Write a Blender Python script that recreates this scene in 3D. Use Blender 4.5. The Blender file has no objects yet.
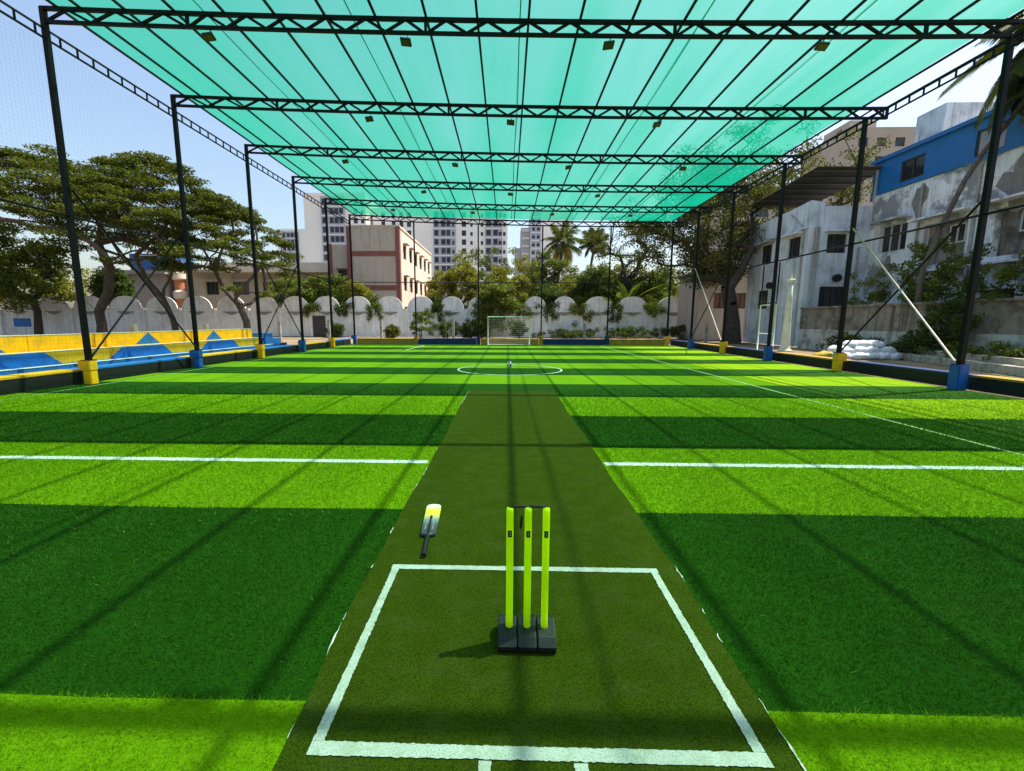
import bpy, math, random
import numpy as np
from mathutils import Vector, Matrix, Quaternion

# ------------------------------------------------------------------ camera, sky, sun, exposure
scene = bpy.context.scene
C = scene.collection
F_PX, PITCH, ROLL, YAW = 441.5, 0.1452, 0.0027, -0.0246
cam_data = bpy.data.cameras.new('camera')
cam = bpy.data.objects.new('camera', cam_data)
C.objects.link(cam)
cam_data.sensor_width = 36.0
cam_data.lens = 36.0 * F_PX / 1024.0
cam_data.shift_x = 16.2 / 1024.0
cam_data.clip_start = 0.05
cam_data.clip_end = 4000.0
fw0 = Vector((math.sin(YAW), math.cos(YAW), 0.0))
rt0 = Vector((math.cos(YAW), -math.sin(YAW), 0.0))
fwd = fw0 * math.cos(PITCH) - Vector((0, 0, 1)) * math.sin(PITCH)
upv = fw0 * math.sin(PITCH) + Vector((0, 0, 1)) * math.cos(PITCH)
right = rt0 * math.cos(ROLL) + upv * math.sin(ROLL)
up = -rt0 * math.sin(ROLL) + upv * math.cos(ROLL)
m3 = Matrix((right, up, -fwd)).transposed()
cam.matrix_world = Matrix.Translation((0, 0, 1.7)) @ m3.to_4x4()
scene.camera = cam

SUN = Vector((0.465, 0.165, 1.0)).normalized()
world = bpy.data.worlds.new('World')
scene.world = world
world.use_nodes = True
wn = world.node_tree.nodes
wl = world.node_tree.links
wn.clear()
sky = wn.new('ShaderNodeTexSky')
sky.sky_type = 'NISHITA'
sky.sun_disc = False
sky.sun_elevation = math.asin(SUN.z)
sky.sun_rotation = math.atan2(SUN.x, SUN.y)
sky.altitude = 0.0
sky.air_density = 1.3
sky.dust_density = 3.0
sky.ozone_density = 1.6
bg = wn.new('ShaderNodeBackground')
bg.inputs['Strength'].default_value = 0.125
wo = wn.new('ShaderNodeOutputWorld')
wl.new(sky.outputs[0], bg.inputs[0])
wl.new(bg.outputs[0], wo.inputs[0])

sun_data = bpy.data.lights.new('sun', 'SUN')
sun_data.energy = 4.8
sun_data.angle = math.radians(0.53)
sun_data.color = (1.0, 0.94, 0.84)
sun = bpy.data.objects.new('sun', sun_data)
C.objects.link(sun)
sun.rotation_euler = (-SUN).to_track_quat('-Z', 'Y').to_euler()
sun.location = (20, 10, 40)

scene.view_settings.view_transform = 'Standard'
scene.view_settings.look = 'None'
scene.view_settings.exposure = 0.93
scene.view_settings.gamma = 1.0
scene.view_settings.use_curve_mapping = False
scene.cycles.max_bounces = 8
scene.cycles.transparent_max_bounces = 16
scene.cycles.caustics_reflective = False
scene.cycles.caustics_refractive = False
scene.cycles.use_denoising = True

rng = np.random.default_rng(7)
random.seed(7)

# ------------------------------------------------------------------ helpers
MATS = {}


def material(name, col, rough=0.7, var=0.12, scale=2.0, bump=0.0, bscale=40.0, spec=0.3, metal=0.0,
             stain=None, stain_scale=0.8, stain_amt=0.5, stain_edge=(0.48, 0.62), streak=None, streak_amt=0.5,
             transl=0.0, transl_col=None, fine=0.0, fine_scale=120.0, coat=0.0, fine_edge=(0.52, 0.75)):
    """plain procedural paint/stone/cloth: base colour with soft noise, optional stains, streaks and bump"""
    if name in MATS:
        return MATS[name]
    m = bpy.data.materials.new(name)
    m.use_nodes = True
    nt = m.node_tree
    n, l = nt.nodes, nt.links
    n.clear()
    out = n.new('ShaderNodeOutputMaterial')
    p = n.new('ShaderNodeBsdfPrincipled')
    p.inputs['Roughness'].default_value = rough
    p.inputs['Metallic'].default_value = metal
    p.inputs['Specular IOR Level'].default_value = spec
    p.inputs['Coat Weight'].default_value = coat
    geo = n.new('ShaderNodeNewGeometry')
    pos = geo.outputs['Position']

    def noise(sc, detail=4.0, vec=None, rg=0.55):
        t = n.new('ShaderNodeTexNoise')
        t.inputs['Scale'].default_value = sc
        t.inputs['Detail'].default_value = detail
        t.inputs['Roughness'].default_value = rg
        l.new(vec if vec is not None else pos, t.inputs['Vector'])
        return t.outputs['Fac']

    def mix(fac, a, b, mode='MIX'):
        x = n.new('ShaderNodeMix')
        x.data_type = 'RGBA'
        x.blend_type = mode
        for s, v in ((x.inputs['Factor'], fac), (x.inputs[6], a), (x.inputs[7], b)):
            if hasattr(v, 'is_output'):
                l.new(v, s)
            elif isinstance(v, (int, float)):
                s.default_value = v
            else:
                s.default_value = (v[0], v[1], v[2], 1.0)
        return x.outputs[2]

    def ramp(fac, a, b):
        r = n.new('ShaderNodeMapRange')
        r.inputs['From Min'].default_value = a
        r.inputs['From Max'].default_value = b
        l.new(fac, r.inputs['Value'])
        return r.outputs[0]

    def mul(a, k):
        x = n.new('ShaderNodeMath')
        x.operation = 'MULTIPLY'
        l.new(a, x.inputs[0])
        x.inputs[1].default_value = k
        return x.outputs[0]

    lo = tuple(c * (1 - var) for c in col)
    hi = tuple(min(1.0, c * (1 + var)) for c in col)
    c = mix(ramp(noise(scale), 0.3, 0.7), lo, hi)
    if fine > 0:
        dk = tuple(x * 0.35 for x in col)
        c = mix(mul(ramp(noise(fine_scale, 2.0), *fine_edge), fine), c, dk)
    if stain is not None:
        c = mix(mul(ramp(noise(stain_scale, 8.0, rg=0.65), *stain_edge), stain_amt), c, stain)
    if streak is not None:
        mp = n.new('ShaderNodeMapping')
        mp.inputs['Scale'].default_value = (3.0, 3.0, 0.22)
        l.new(pos, mp.inputs['Vector'])
        c = mix(mul(ramp(noise(1.0, 6.0, mp.outputs[0], 0.6), 0.5, 0.68), streak_amt), c, streak)
    l.new(c, p.inputs['Base Color'])
    if bump > 0:
        b = n.new('ShaderNodeBump')
        b.inputs['Strength'].default_value = bump
        b.inputs['Distance'].default_value = 0.02
        l.new(noise(bscale, 5.0), b.inputs['Height'])
        l.new(b.outputs[0], p.inputs['Normal'])
    if transl > 0:
        t = n.new('ShaderNodeBsdfTranslucent')
        l.new(mix(1.0, c, transl_col or (1, 1, 1), 'MULTIPLY'), t.inputs['Color'])
        ms = n.new('ShaderNodeMixShader')
        ms.inputs[0].default_value = transl
        l.new(p.outputs[0], ms.inputs[1])
        l.new(t.outputs[0], ms.inputs[2])
        l.new(ms.outputs[0], out.inputs[0])
    else:
        l.new(p.outputs[0], out.inputs[0])
    MATS[name] = m
    return m


def mesh_data(name, verts, faces, mats, fmat=None, smooth=False):
    me = bpy.data.meshes.new(name)
    me.from_pydata([tuple(v) for v in verts], [], [tuple(f) for f in faces])
    for m in (mats if isinstance(mats, (list, tuple)) else [mats]):
        me.materials.append(m)
    if fmat is not None:
        me.polygons.foreach_set('material_index', np.asarray(fmat, dtype=np.int32))
    if smooth:
        me.polygons.foreach_set('use_smooth', np.ones(len(me.polygons), dtype=bool))
    me.update()
    return me


def mesh_np(name, V, Fq, mats, fmat=None, smooth=False):
    """fast mesh from numpy verts and an (n, k) face array"""
    me = bpy.data.meshes.new(name)
    V = np.asarray(V, dtype=np.float32)
    Fq = np.asarray(Fq, dtype=np.int32)
    k = Fq.shape[1]
    me.vertices.add(len(V))
    me.vertices.foreach_set('co', V.ravel())
    me.loops.add(Fq.size)
    me.loops.foreach_set('vertex_index', Fq.ravel())
    me.polygons.add(len(Fq))
    me.polygons.foreach_set('loop_start', np.arange(0, Fq.size, k, dtype=np.int32))
    me.polygons.foreach_set('loop_total', np.full(len(Fq), k, dtype=np.int32))
    for m in (mats if isinstance(mats, (list, tuple)) else [mats]):
        me.materials.append(m)
    if fmat is not None:
        me.polygons.foreach_set('material_index', np.asarray(fmat, dtype=np.int32))
    if smooth:
        me.polygons.foreach_set('use_smooth', np.ones(len(Fq), dtype=bool))
    me.update(calc_edges=True)
    return me


WPOS = {}


def tag(o, label=None, cat=None, group=None, kind=None):
    if label:
        o['label'] = label
    if cat:
        o['category'] = cat
    if group:
        o['group'] = group
    if kind:
        o['kind'] = kind
    return o


def link(name, data, parent=None, loc=(0, 0, 0), quat=None):
    """object at WORLD position loc; parents never carry rotation or scale"""
    o = bpy.data.objects.new(name, data)
    C.objects.link(o)
    loc = Vector(loc)
    WPOS[o.name] = loc.copy()
    if parent is not None:
        o.parent = parent
        o.location = loc - WPOS[parent.name]
    else:
        o.location = loc
    if quat is not None:
        o.rotation_mode = 'QUATERNION'
        o.rotation_quaternion = quat
    return o


def thing(name, label, cat, loc=(0, 0, 0), group=None, kind=None):
    return tag(link(name, None, None, loc), label, cat, group, kind)


CUBE_F = [(0, 3, 2, 1), (4, 5, 6, 7), (0, 1, 5, 4), (1, 2, 6, 5), (2, 3, 7, 6), (3, 0, 4, 7)]
CACHE = {}


def box_mesh(size, mat, bev=0.0):
    key = ('box', tuple(round(s, 3) for s in size), mat.name, round(bev, 3))
    if key in CACHE:
        return CACHE[key]
    x, y, z = (s / 2 for s in size)
    if bev <= 0:
        v = [(-x, -y, -z), (x, -y, -z), (x, y, -z), (-x, y, -z), (-x, -y, z), (x, -y, z), (x, y, z), (-x, y, z)]
        me = mesh_data('box', v, CUBE_F, mat)
    else:
        b = min(bev, x * 0.9, y * 0.9, z * 0.9)
        import bmesh
        bm = bmesh.new()
        vs = [bm.verts.new(q) for q in [(-x, -y, -z), (x, -y, -z), (x, y, -z), (-x, y, -z), (-x, -y, z), (x, -y, z), (x, y, z), (-x, y, z)]]
        for f in CUBE_F:
            bm.faces.new([vs[i] for i in f])
        bmesh.ops.bevel(bm, geom=bm.edges[:], offset=b, segments=2, affect='EDGES', profile=0.6)
        me = bpy.data.meshes.new('box')
        bm.to_mesh(me)
        bm.free()
        me.materials.append(mat)
    CACHE[key] = me
    return me


def box(name, parent, lo, hi, mat, bev=0.0):
    lo, hi = Vector(lo), Vector(hi)
    return link(name, box_mesh(hi - lo, mat, bev), parent, (lo + hi) / 2)


def bar_mesh(L, w, d, mat, sides=4):
    key = ('bar', round(L, 2), round(w, 3), round(d, 3), mat.name, sides)
    if key in CACHE:
        return CACHE[key]
    L = round(L, 2) + 0.002
    v, f = [], []
    for k, z in enumerate((0, L)):
        for i in range(sides):
            a = 2 * math.pi * (i + 0.5) / sides
            s = 1 / math.cos(math.pi / sides) if sides == 4 else 1
            v.append((math.cos(a) * w / 2 * s, math.sin(a) * d / 2 * s, z))
    for i in range(sides):
        j = (i + 1) % sides
        f.append((i, j, j + sides, i + sides))
    f.append(tuple(range(sides - 1, -1, -1)))
    f.append(tuple(range(sides, 2 * sides)))
    me = mesh_data('bar', v, f, mat)
    if sides > 6:
        for pl in me.polygons[:sides]:
            pl.use_smooth = True
    CACHE[key] = me
    return me


def bar(name, parent, a, b, w, mat, d=None, sides=4):
    a, b = Vector(a), Vector(b)
    q = (b - a)
    quat = q.to_track_quat('Z', 'Y')
    return link(name, bar_mesh(q.length, w, d or w, mat, sides), parent, a, quat)


class MB:
    """collects several pieces of one part"""
    def __init__(self):
        self.v, self.f, self.m = [], [], []

    def poly(self, pts, mi=0):
        b = len(self.v)
        self.v += [tuple(p) for p in pts]
        self.f.append(tuple(range(b, b + len(pts))))
        self.m.append(mi)

    def box(self, lo, hi, mi=0):
        b = len(self.v)
        (x0, y0, z0), (x1, y1, z1) = lo, hi
        self.v += [(x0, y0, z0), (x1, y0, z0), (x1, y1, z0), (x0, y1, z0), (x0, y0, z1), (x1, y0, z1), (x1, y1, z1), (x0, y1, z1)]
        self.f += [tuple(b + i for i in f) for f in CUBE_F]
        self.m += [mi] * 6

    def tube(self, pts, radii, sides=6, mi=0, cap=True, sq=False):
        pts = [Vector(p) for p in pts]
        if not hasattr(radii, '__len__'):
            radii = [radii] * len(pts)
        b = len(self.v)
        n = len(pts)
        ref = Vector((0, 0, 1))
        for i, p in enumerate(pts):
            t = (pts[min(i + 1, n - 1)] - pts[max(i - 1, 0)]).normalized()
            r = ref if abs(t.dot(ref)) < 0.95 else Vector((1, 0, 0))
            u = t.cross(r).normalized()
            w = u.cross(t).normalized()
            for k in range(sides):
                a = 2 * math.pi * (k + (0.5 if sq else 0)) / sides
                s = math.sqrt(2) if sq else 1
                q = p + (u * math.cos(a) + w * math.sin(a)) * radii[i] * s
                self.v.append(tuple(q))
        for i in range(n - 1):
            for k in range(sides):
                k2 = (k + 1) % sides
                self.f.append((b + i * sides + k, b + i * sides + k2, b + (i + 1) * sides + k2, b + (i + 1) * sides + k))
                self.m.append(mi)
        if cap:
            self.f.append(tuple(b + k for k in range(sides)))
            self.f.append(tuple(b + (n - 1) * sides + k for k in range(sides - 1, -1, -1)))
            self.m += [mi, mi]

    def lathe(self, prof, c=(0, 0, 0), sides=20, mi=0):
        b = len(self.v)
        for r, z in prof:
            for k in range(sides):
                a = 2 * math.pi * k / sides
                self.v.append((c[0] + r * math.cos(a), c[1] + r * math.sin(a), c[2] + z))
        for i in range(len(prof) - 1):
            for k in range(sides):
                k2 = (k + 1) % sides
                self.f.append((b + i * sides + k, b + i * sides + k2, b + (i + 1) * sides + k2, b + (i + 1) * sides + k))
                self.m.append(mi)
        self.f.append(tuple(b + k for k in range(sides - 1, -1, -1)))
        self.f.append(tuple(b + (len(prof) - 1) * sides + k for k in range(sides)))
        self.m += [mi, mi]

    def build(self, name, mats, parent=None, loc=(0, 0, 0), smooth=False, world=True):
        """vertices were given in world space when world is True"""
        L = Vector(loc)
        v = [(p[0] - L.x, p[1] - L.y, p[2] - L.z) for p in self.v] if world else self.v
        return link(name, mesh_data(name, v, self.f, mats, self.m, smooth), parent, loc)


ORD = ['first', 'second', 'third', 'fourth', 'fifth', 'sixth', 'seventh', 'eighth', 'ninth', 'tenth', 'eleventh',
       'twelfth', 'thirteenth', 'fourteenth', 'fifteenth', 'sixteenth', 'seventeenth', 'eighteenth', 'nineteenth', 'twentieth']


def facade(mb, origin, udir, size, holes, depth=0.18, mi=0, inward=None):
    """a wall sheet with real window openings and reveals; origin = lower left, u along udir, v up"""
    o, u = Vector(origin), Vector(udir).normalized()
    W, H = size
    inn = Vector(inward)
    us = sorted({0.0, W} | {h[0] for h in holes} | {h[1] for h in holes})
    vs = sorted({0.0, H} | {h[2] for h in holes} | {h[3] for h in holes})

    def P(a, b, d=0.0):
        return o + u * a + Vector((0, 0, b)) + inn * d
    for i in range(len(us) - 1):
        for j in range(len(vs) - 1):
            cu, cv = (us[i] + us[i + 1]) / 2, (vs[j] + vs[j + 1]) / 2
            if any(h[0] < cu < h[1] and h[2] < cv < h[3] for h in holes):
                continue
            mb.poly([P(us[i], vs[j]), P(us[i + 1], vs[j]), P(us[i + 1], vs[j + 1]), P(us[i], vs[j + 1])], mi)
    for a, b, c, d in holes:
        mb.poly([P(a, c), P(b, c), P(b, c, depth), P(a, c, depth)], mi)
        mb.poly([P(a, d, depth), P(b, d, depth), P(b, d), P(a, d)], mi)
        mb.poly([P(a, c, depth), P(a, d, depth), P(a, d), P(a, c)], mi)
        mb.poly([P(b, c), P(b, d), P(b, d, depth), P(b, c, depth)], mi)


def window_mesh(w, h, mull, bars, fr, mat, axis):
    key = ('win', round(w, 2), round(h, 2), mull, bars, fr, mat.name, axis)
    if key in CACHE:
        return CACHE[key]
    mb = MB()
    t = 0.05

    def bx(u0, u1, v0, v1):
        if axis == 'x':      # window lies in the YZ plane
            mb.box((-t / 2, u0, v0), (t / 2, u1, v1))
        else:
            mb.box((u0, -t / 2, v0), (u1, t / 2, v1))
    bx(-w / 2, w / 2, -h / 2, -h / 2 + fr)
    bx(-w / 2, w / 2, h / 2 - fr, h / 2)
    bx(-w / 2, -w / 2 + fr, -h / 2 + fr, h / 2 - fr)
    bx(w / 2 - fr, w / 2, -h / 2 + fr, h / 2 - fr)
    for k in range(mull):
        u = -w / 2 + (k + 1) * w / (mull + 1)
        bx(u - fr / 2, u + fr / 2, -h / 2 + fr, h / 2 - fr)
    me = mesh_data('window', mb.v, mb.f, mat)
    CACHE[key] = me
    return me


def window(parent, c, w, h, axis, inn, frame, glass, mull=1, fr=0.06, depth=0.13):
    """frame set back into its opening, with a glass pane as sub-part"""
    c = Vector(c) + Vector(inn) * depth
    o = link('window', window_mesh(w, h, mull, 0, fr, frame, axis), parent, c)
    g = Vector(inn) * 0.035
    size = (0.012, w - 0.01, h - 0.01) if axis == 'x' else (w - 0.01, 0.012, h - 0.01)
    link('pane', box_mesh(size, glass), o, c + g)
    return o


# ------------------------------------------------------------------ materials
M_steel = material('black_steel_paint', (0.004, 0.0045, 0.005), 0.55, 0.3, 6, 0.08, 60, 0.14)
M_galv = material('white_steel_pipe', (0.40, 0.36, 0.33), 0.5, 0.2, 8, spec=0.4)
M_cord = material('black_net_cord', (0.012, 0.013, 0.016), 0.8, 0.1)
M_yel = material('yellow_wall_paint', (0.95, 0.47, 0.004), 0.6, 0.07, 3, 0.15, 30, stain=(0.35, 0.22, 0.05), stain_scale=2.5, stain_amt=0.35)
M_blu = material('blue_wall_paint', (0.018, 0.17, 0.58), 0.55, 0.1, 3, 0.15, 30, stain=(0.03, 0.08, 0.2), stain_scale=2.5, stain_amt=0.4)
M_blk = material('block_blue_paint', (0.012, 0.10, 0.42), 0.5, 0.12, 4, 0.2, 30, stain=(0.02, 0.04, 0.12), stain_scale=5, stain_amt=0.5)
M_navy = material('dark_blue_wall_paint', (0.012, 0.03, 0.12), 0.55, 0.15, 3, 0.15, 30)
M_ochre = material('weathered_yellow_paint', (0.42, 0.23, 0.03), 0.7, 0.15, 3, 0.2, 30, stain=(0.2, 0.14, 0.08), stain_scale=2, stain_amt=0.5)
M_white = material('white_line_paint', (0.74, 0.75, 0.72), 0.75, 0.08, 5, 0.2, 200, stain=(0.35, 0.42, 0.3), stain_scale=18, stain_amt=0.4)
M_plain_black = material('plain_black', (0.012, 0.012, 0.013), 0.8, 0.2, 8, 0.2, 40)
M_sand = material('sandy_concrete', (0.42, 0.34, 0.25), 0.9, 0.2, 4, 0.4, 60, stain=(0.2, 0.15, 0.1), stain_scale=2.2, stain_amt=0.6)
M_conc = material('grey_concrete', (0.32, 0.31, 0.29), 0.9, 0.18, 3, 0.4, 40, stain=(0.12, 0.11, 0.1), stain_scale=1.6, stain_amt=0.6)
M_glass = material('dark_window_glass', (0.02, 0.025, 0.03), 0.12, 0.2, 1.5, spec=0.6)
M_frame_dark = material('dark_window_frame', (0.05, 0.048, 0.045), 0.5, 0.2)
M_frame_white = material('pale_window_frame', (0.55, 0.55, 0.52), 0.5, 0.15)
M_bark = material('grey_brown_bark', (0.085, 0.066, 0.05), 0.9, 0.35, 3, 0.8, 14, stain=(0.05, 0.036, 0.026), stain_scale=4, stain_amt=0.8)
M_bark_dark = material('dark_bark', (0.055, 0.043, 0.034), 0.9, 0.35, 3, 0.8, 14)


def leaf_mat(name, col, var=0.45, scale=1.1):
    return material(name, col, 0.55, var, scale, spec=0.08, transl=0.34, transl_col=(1.0, 1.0, 0.45))


M_leaf_rain = leaf_mat('rain_tree_leaves', (0.082, 0.104, 0.014))
M_leaf_mid = leaf_mat('mid_green_leaves', (0.115, 0.15, 0.022))
M_leaf_yel = leaf_mat('yellow_green_leaves', (0.19, 0.20, 0.025))
M_leaf_dark = leaf_mat('dark_green_leaves', (0.06, 0.095, 0.018))
M_leaf_olive = leaf_mat('olive_leaves', (0.095, 0.105, 0.022))
M_leaf_palm = leaf_mat('palm_leaves', (0.065, 0.085, 0.018))
M_leaf_dry = leaf_mat('dry_palm_leaves', (0.25, 0.19, 0.04))


def turf_material(name, col, dark, fine=0.5):
    m = bpy.data.materials.new(name)
    m.use_nodes = True
    nt = m.node_tree
    n, l = nt.nodes, nt.links
    p = n['Principled BSDF']
    p.inputs['Roughness'].default_value = 0.75
    p.inputs['Specular IOR Level'].default_value = 0.04
    geo = n.new('ShaderNodeNewGeometry')

    def noise(sc, d, rg=0.6):
        t = n.new('ShaderNodeTexNoise')
        t.inputs['Scale'].default_value = sc
        t.inputs['Detail'].default_value = d
        t.inputs['Roughness'].default_value = rg
        l.new(geo.outputs['Position'], t.inputs['Vector'])
        return t.outputs['Fac']

    def rampc(fac, a, b, ca, cb):
        r = n.new('ShaderNodeMapRange')
        r.inputs['From Min'].default_value = a
        r.inputs['From Max'].default_value = b
        l.new(fac, r.inputs['Value'])
        x = n.new('ShaderNodeMix')
        x.data_type = 'RGBA'
        l.new(r.outputs[0], x.inputs['Factor'])
        for s, v in ((x.inputs[6], ca), (x.inputs[7], cb)):
            if hasattr(v, 'is_output'):
                l.new(v, s)
            else:
                s.default_value = (v[0], v[1], v[2], 1)
        return x.outputs[2]
    c1 = rampc(noise(110.0, 3.0), 0.34, 0.66, dark, col)
    hi = tuple(min(1, v * 1.18) for v in col)
    c2 = rampc(noise(2.2, 6.0), 0.35, 0.75, c1, hi)
    x = n.new('ShaderNodeMix')
    x.data_type = 'RGBA'
    x.inputs['Factor'].default_value = 0.28
    l.new(c1, x.inputs[6])
    l.new(c2, x.inputs[7])
    l.new(x.outputs[2], p.inputs['Base Color'])
    b = n.new('ShaderNodeBump')
    b.inputs['Strength'].default_value = 0.7
    b.inputs['Distance'].default_value = 0.03
    l.new(noise(90.0, 4.0, 0.7), b.inputs['Height'])
    l.new(b.outputs[0], p.inputs['Normal'])
    return m


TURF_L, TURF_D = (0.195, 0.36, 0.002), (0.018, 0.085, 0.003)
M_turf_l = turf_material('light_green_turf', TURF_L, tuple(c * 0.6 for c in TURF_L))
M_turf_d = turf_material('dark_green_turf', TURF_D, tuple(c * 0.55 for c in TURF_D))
M_bl_l = material('light_grass_blades', (0.208, 0.375, 0.003), 0.6, 0.5, 90, spec=0.08, stain=(0.12, 0.26, 0.003), stain_scale=1.3, stain_amt=0.6, stain_edge=(0.42, 0.62), transl=0.3, transl_col=(1, 1, 0.5))
M_bl_s = material('pale_straw_blades', (0.24, 0.34, 0.05), 0.6, 0.3, 90, spec=0.1, transl=0.3)
M_bl_d = material('dark_grass_blades', (0.024, 0.098, 0.004), 0.6, 0.55, 90, spec=0.08, stain=(0.045, 0.125, 0.012), stain_scale=1.3, stain_amt=0.6, stain_edge=(0.45, 0.62), transl=0.3, transl_col=(1, 1, 0.5))
M_bl_w = material('white_grass_blades', (0.70, 0.74, 0.66), 0.55, 0.2, 90, spec=0.2, transl=0.2)
M_mat = material('olive_cricket_mat', (0.056, 0.088, 0.004), 0.9, 0.10, 6.0, 0.9, 200, 0.03, fine=0.75, fine_scale=125, fine_edge=(0.44, 0.60),
                 stain=(0.12, 0.13, 0.04), stain_scale=5.0, stain_amt=0.12)


def ground_material():
    return material('dry_dirt', (0.27, 0.20, 0.135), 0.95, 0.25, 0.7, 0.5, 30, 0.1,
                    stain=(0.075, 0.085, 0.025), stain_scale=0.35, stain_amt=0.8, stain_edge=(0.45, 0.6))


M_dirt = ground_material()


def net_material(name='green_shade_net'):
    m = bpy.data.materials.new(name)
    m.use_nodes = True
    nt = m.node_tree
    n, l = nt.nodes, nt.links
    n.clear()
    out = n.new('ShaderNodeOutputMaterial')
    geo = n.new('ShaderNodeNewGeometry')
    t = n.new('ShaderNodeTexNoise')
    t.inputs['Scale'].default_value = 0.8
    t.inputs['Detail'].default_value = 5
    mp = n.new('ShaderNodeMapping')
    mp.inputs['Scale'].default_value = (1.0, 0.12, 1)
    l.new(geo.outputs['Position'], mp.inputs['Vector'])
    l.new(mp.outputs[0], t.inputs['Vector'])
    r = n.new('ShaderNodeMapRange')
    r.inputs['From Min'].default_value = 0.3
    r.inputs['From Max'].default_value = 0.7
    r.inputs['To Min'].default_value = -0.13
    r.inputs['To Max'].default_value = 0.13
    l.new(t.outputs['Fac'], r.inputs['Value'])
    # a woven net closes up when seen or lit at a slant
    lw = n.new('ShaderNodeLayerWeight')
    lw.inputs['Blend'].default_value = 0.5
    rf = n.new('ShaderNodeMapRange')
    rf.inputs['From Min'].default_value = 0.40
    rf.inputs['From Max'].default_value = 0.85
    rf.inputs['To Min'].default_value = 0.50
    rf.inputs['To Max'].default_value = 0.82
    l.new(lw.outputs['Facing'], rf.inputs['Value'])
    oi = n.new('ShaderNodeObjectInfo')
    ro = n.new('ShaderNodeMath')
    ro.operation = 'MULTIPLY_ADD'
    l.new(oi.outputs['Random'], ro.inputs[0])
    ro.inputs[1].default_value = 0.10
    ro.inputs[2].default_value = -0.05
    s1 = n.new('ShaderNodeMath')
    l.new(r.outputs[0], s1.inputs[0])
    l.new(rf.outputs[0], s1.inputs[1])
    s2 = n.new('ShaderNodeMath')
    s2.use_clamp = True
    l.new(s1.outputs[0], s2.inputs[0])
    l.new(ro.outputs[0], s2.inputs[1])
    tr = n.new('ShaderNodeBsdfTransparent')
    tr.inputs['Color'].default_value = NET_T
    tl = n.new('ShaderNodeBsdfTranslucent')
    tl.inputs['Color'].default_value = NET_G
    df = n.new('ShaderNodeBsdfDiffuse')
    df.inputs['Color'].default_value = NET_G
    m1 = n.new('ShaderNodeMixShader')
    m1.inputs[0].default_value = 0.25
    l.new(tl.outputs[0], m1.inputs[1])
    l.new(df.outputs[0], m1.inputs[2])
    m2 = n.new('ShaderNodeMixShader')
    l.new(s2.outputs[0], m2.inputs[0])
    l.new(tr.outputs[0], m2.inputs[1])
    l.new(m1.outputs[0], m2.inputs[2])
    l.new(m2.outputs[0], out.inputs[0])
    return m


NET_T = (0.66, 1.0, 0.78, 1)
NET_G = (0.003, 0.24, 0.15, 1)
M_net = net_material()

# ------------------------------------------------------------------ ground, turf, mat
XL, XR = -11.09, 11.47
Y1, BAY = 11.42, 4.136
YB = Y1 + 5 * BAY


def zt(x):
    """underside line of the roof sheet: the trusses fall slightly towards the right"""
    return 8.66 - 0.0258 * x + 0.00102 * x * x


g = MB()
g.poly([(-1500, -600, 0), (1500, -600, 0), (1500, 2400, 0), (-1500, 2400, 0)])
tag(g.build('ground', M_dirt, None, (0, 0, -0.06)), kind='structure')
for v in bpy.data.objects['ground'].data.vertices:
    v.co.z = 0

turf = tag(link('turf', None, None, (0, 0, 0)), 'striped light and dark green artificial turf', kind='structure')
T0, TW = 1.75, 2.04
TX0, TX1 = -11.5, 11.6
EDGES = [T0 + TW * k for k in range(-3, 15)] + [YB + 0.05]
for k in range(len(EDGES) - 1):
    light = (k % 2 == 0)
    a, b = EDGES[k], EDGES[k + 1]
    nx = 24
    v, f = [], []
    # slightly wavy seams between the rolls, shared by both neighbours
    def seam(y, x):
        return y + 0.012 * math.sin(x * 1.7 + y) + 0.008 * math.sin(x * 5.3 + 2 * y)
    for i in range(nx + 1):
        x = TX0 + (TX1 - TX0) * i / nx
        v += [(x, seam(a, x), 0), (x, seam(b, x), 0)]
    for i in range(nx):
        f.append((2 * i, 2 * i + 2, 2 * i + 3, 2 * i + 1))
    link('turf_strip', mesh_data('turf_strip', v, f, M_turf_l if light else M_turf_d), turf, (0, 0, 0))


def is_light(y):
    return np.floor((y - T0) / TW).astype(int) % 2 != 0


MX0, MX1, MYE = -0.92, 1.165, 10.85


def mat_left(y):
    return MX0 + 0.009 * np.sin(y * 1.3) + 0.006 * np.sin(y * 4.1 + 1) + 0.035 * np.clip((2.2 - y), 0, 1)


def mat_right(y):
    return MX1 + 0.008 * np.sin(y * 1.9 + 2) + 0.006 * np.sin(y * 5.1) - 0.02 * np.clip((2.4 - y), 0, 1)


mb = MB()
ys = np.linspace(-1.2, MYE, 60)
for i in range(len(ys) - 1):
    a, b = ys[i], ys[i + 1]
    mb.poly([(mat_left(a), a, .010), (mat_right(a), a, .010), (mat_right(b), b, .010), (mat_left(b), b, .010)])
    mb.poly([(mat_left(a), a, .001), (mat_left(a), a, .010), (mat_left(b), b, .010), (mat_left(b), b, .001)])
    mb.poly([(mat_right(a), a, .010), (mat_right(a), a, .001), (mat_right(b), b, .001), (mat_right(b), b, .010)])
mb.poly([(mat_left(MYE), MYE, .001), (mat_left(MYE), MYE, .010), (mat_right(MYE), MYE, .010), (mat_right(MYE), MYE, .001)])
cricket_mat = tag(mb.build('cricket_mat', M_mat), 'long olive green cricket mat running up the middle of the turf', 'mat')


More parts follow.
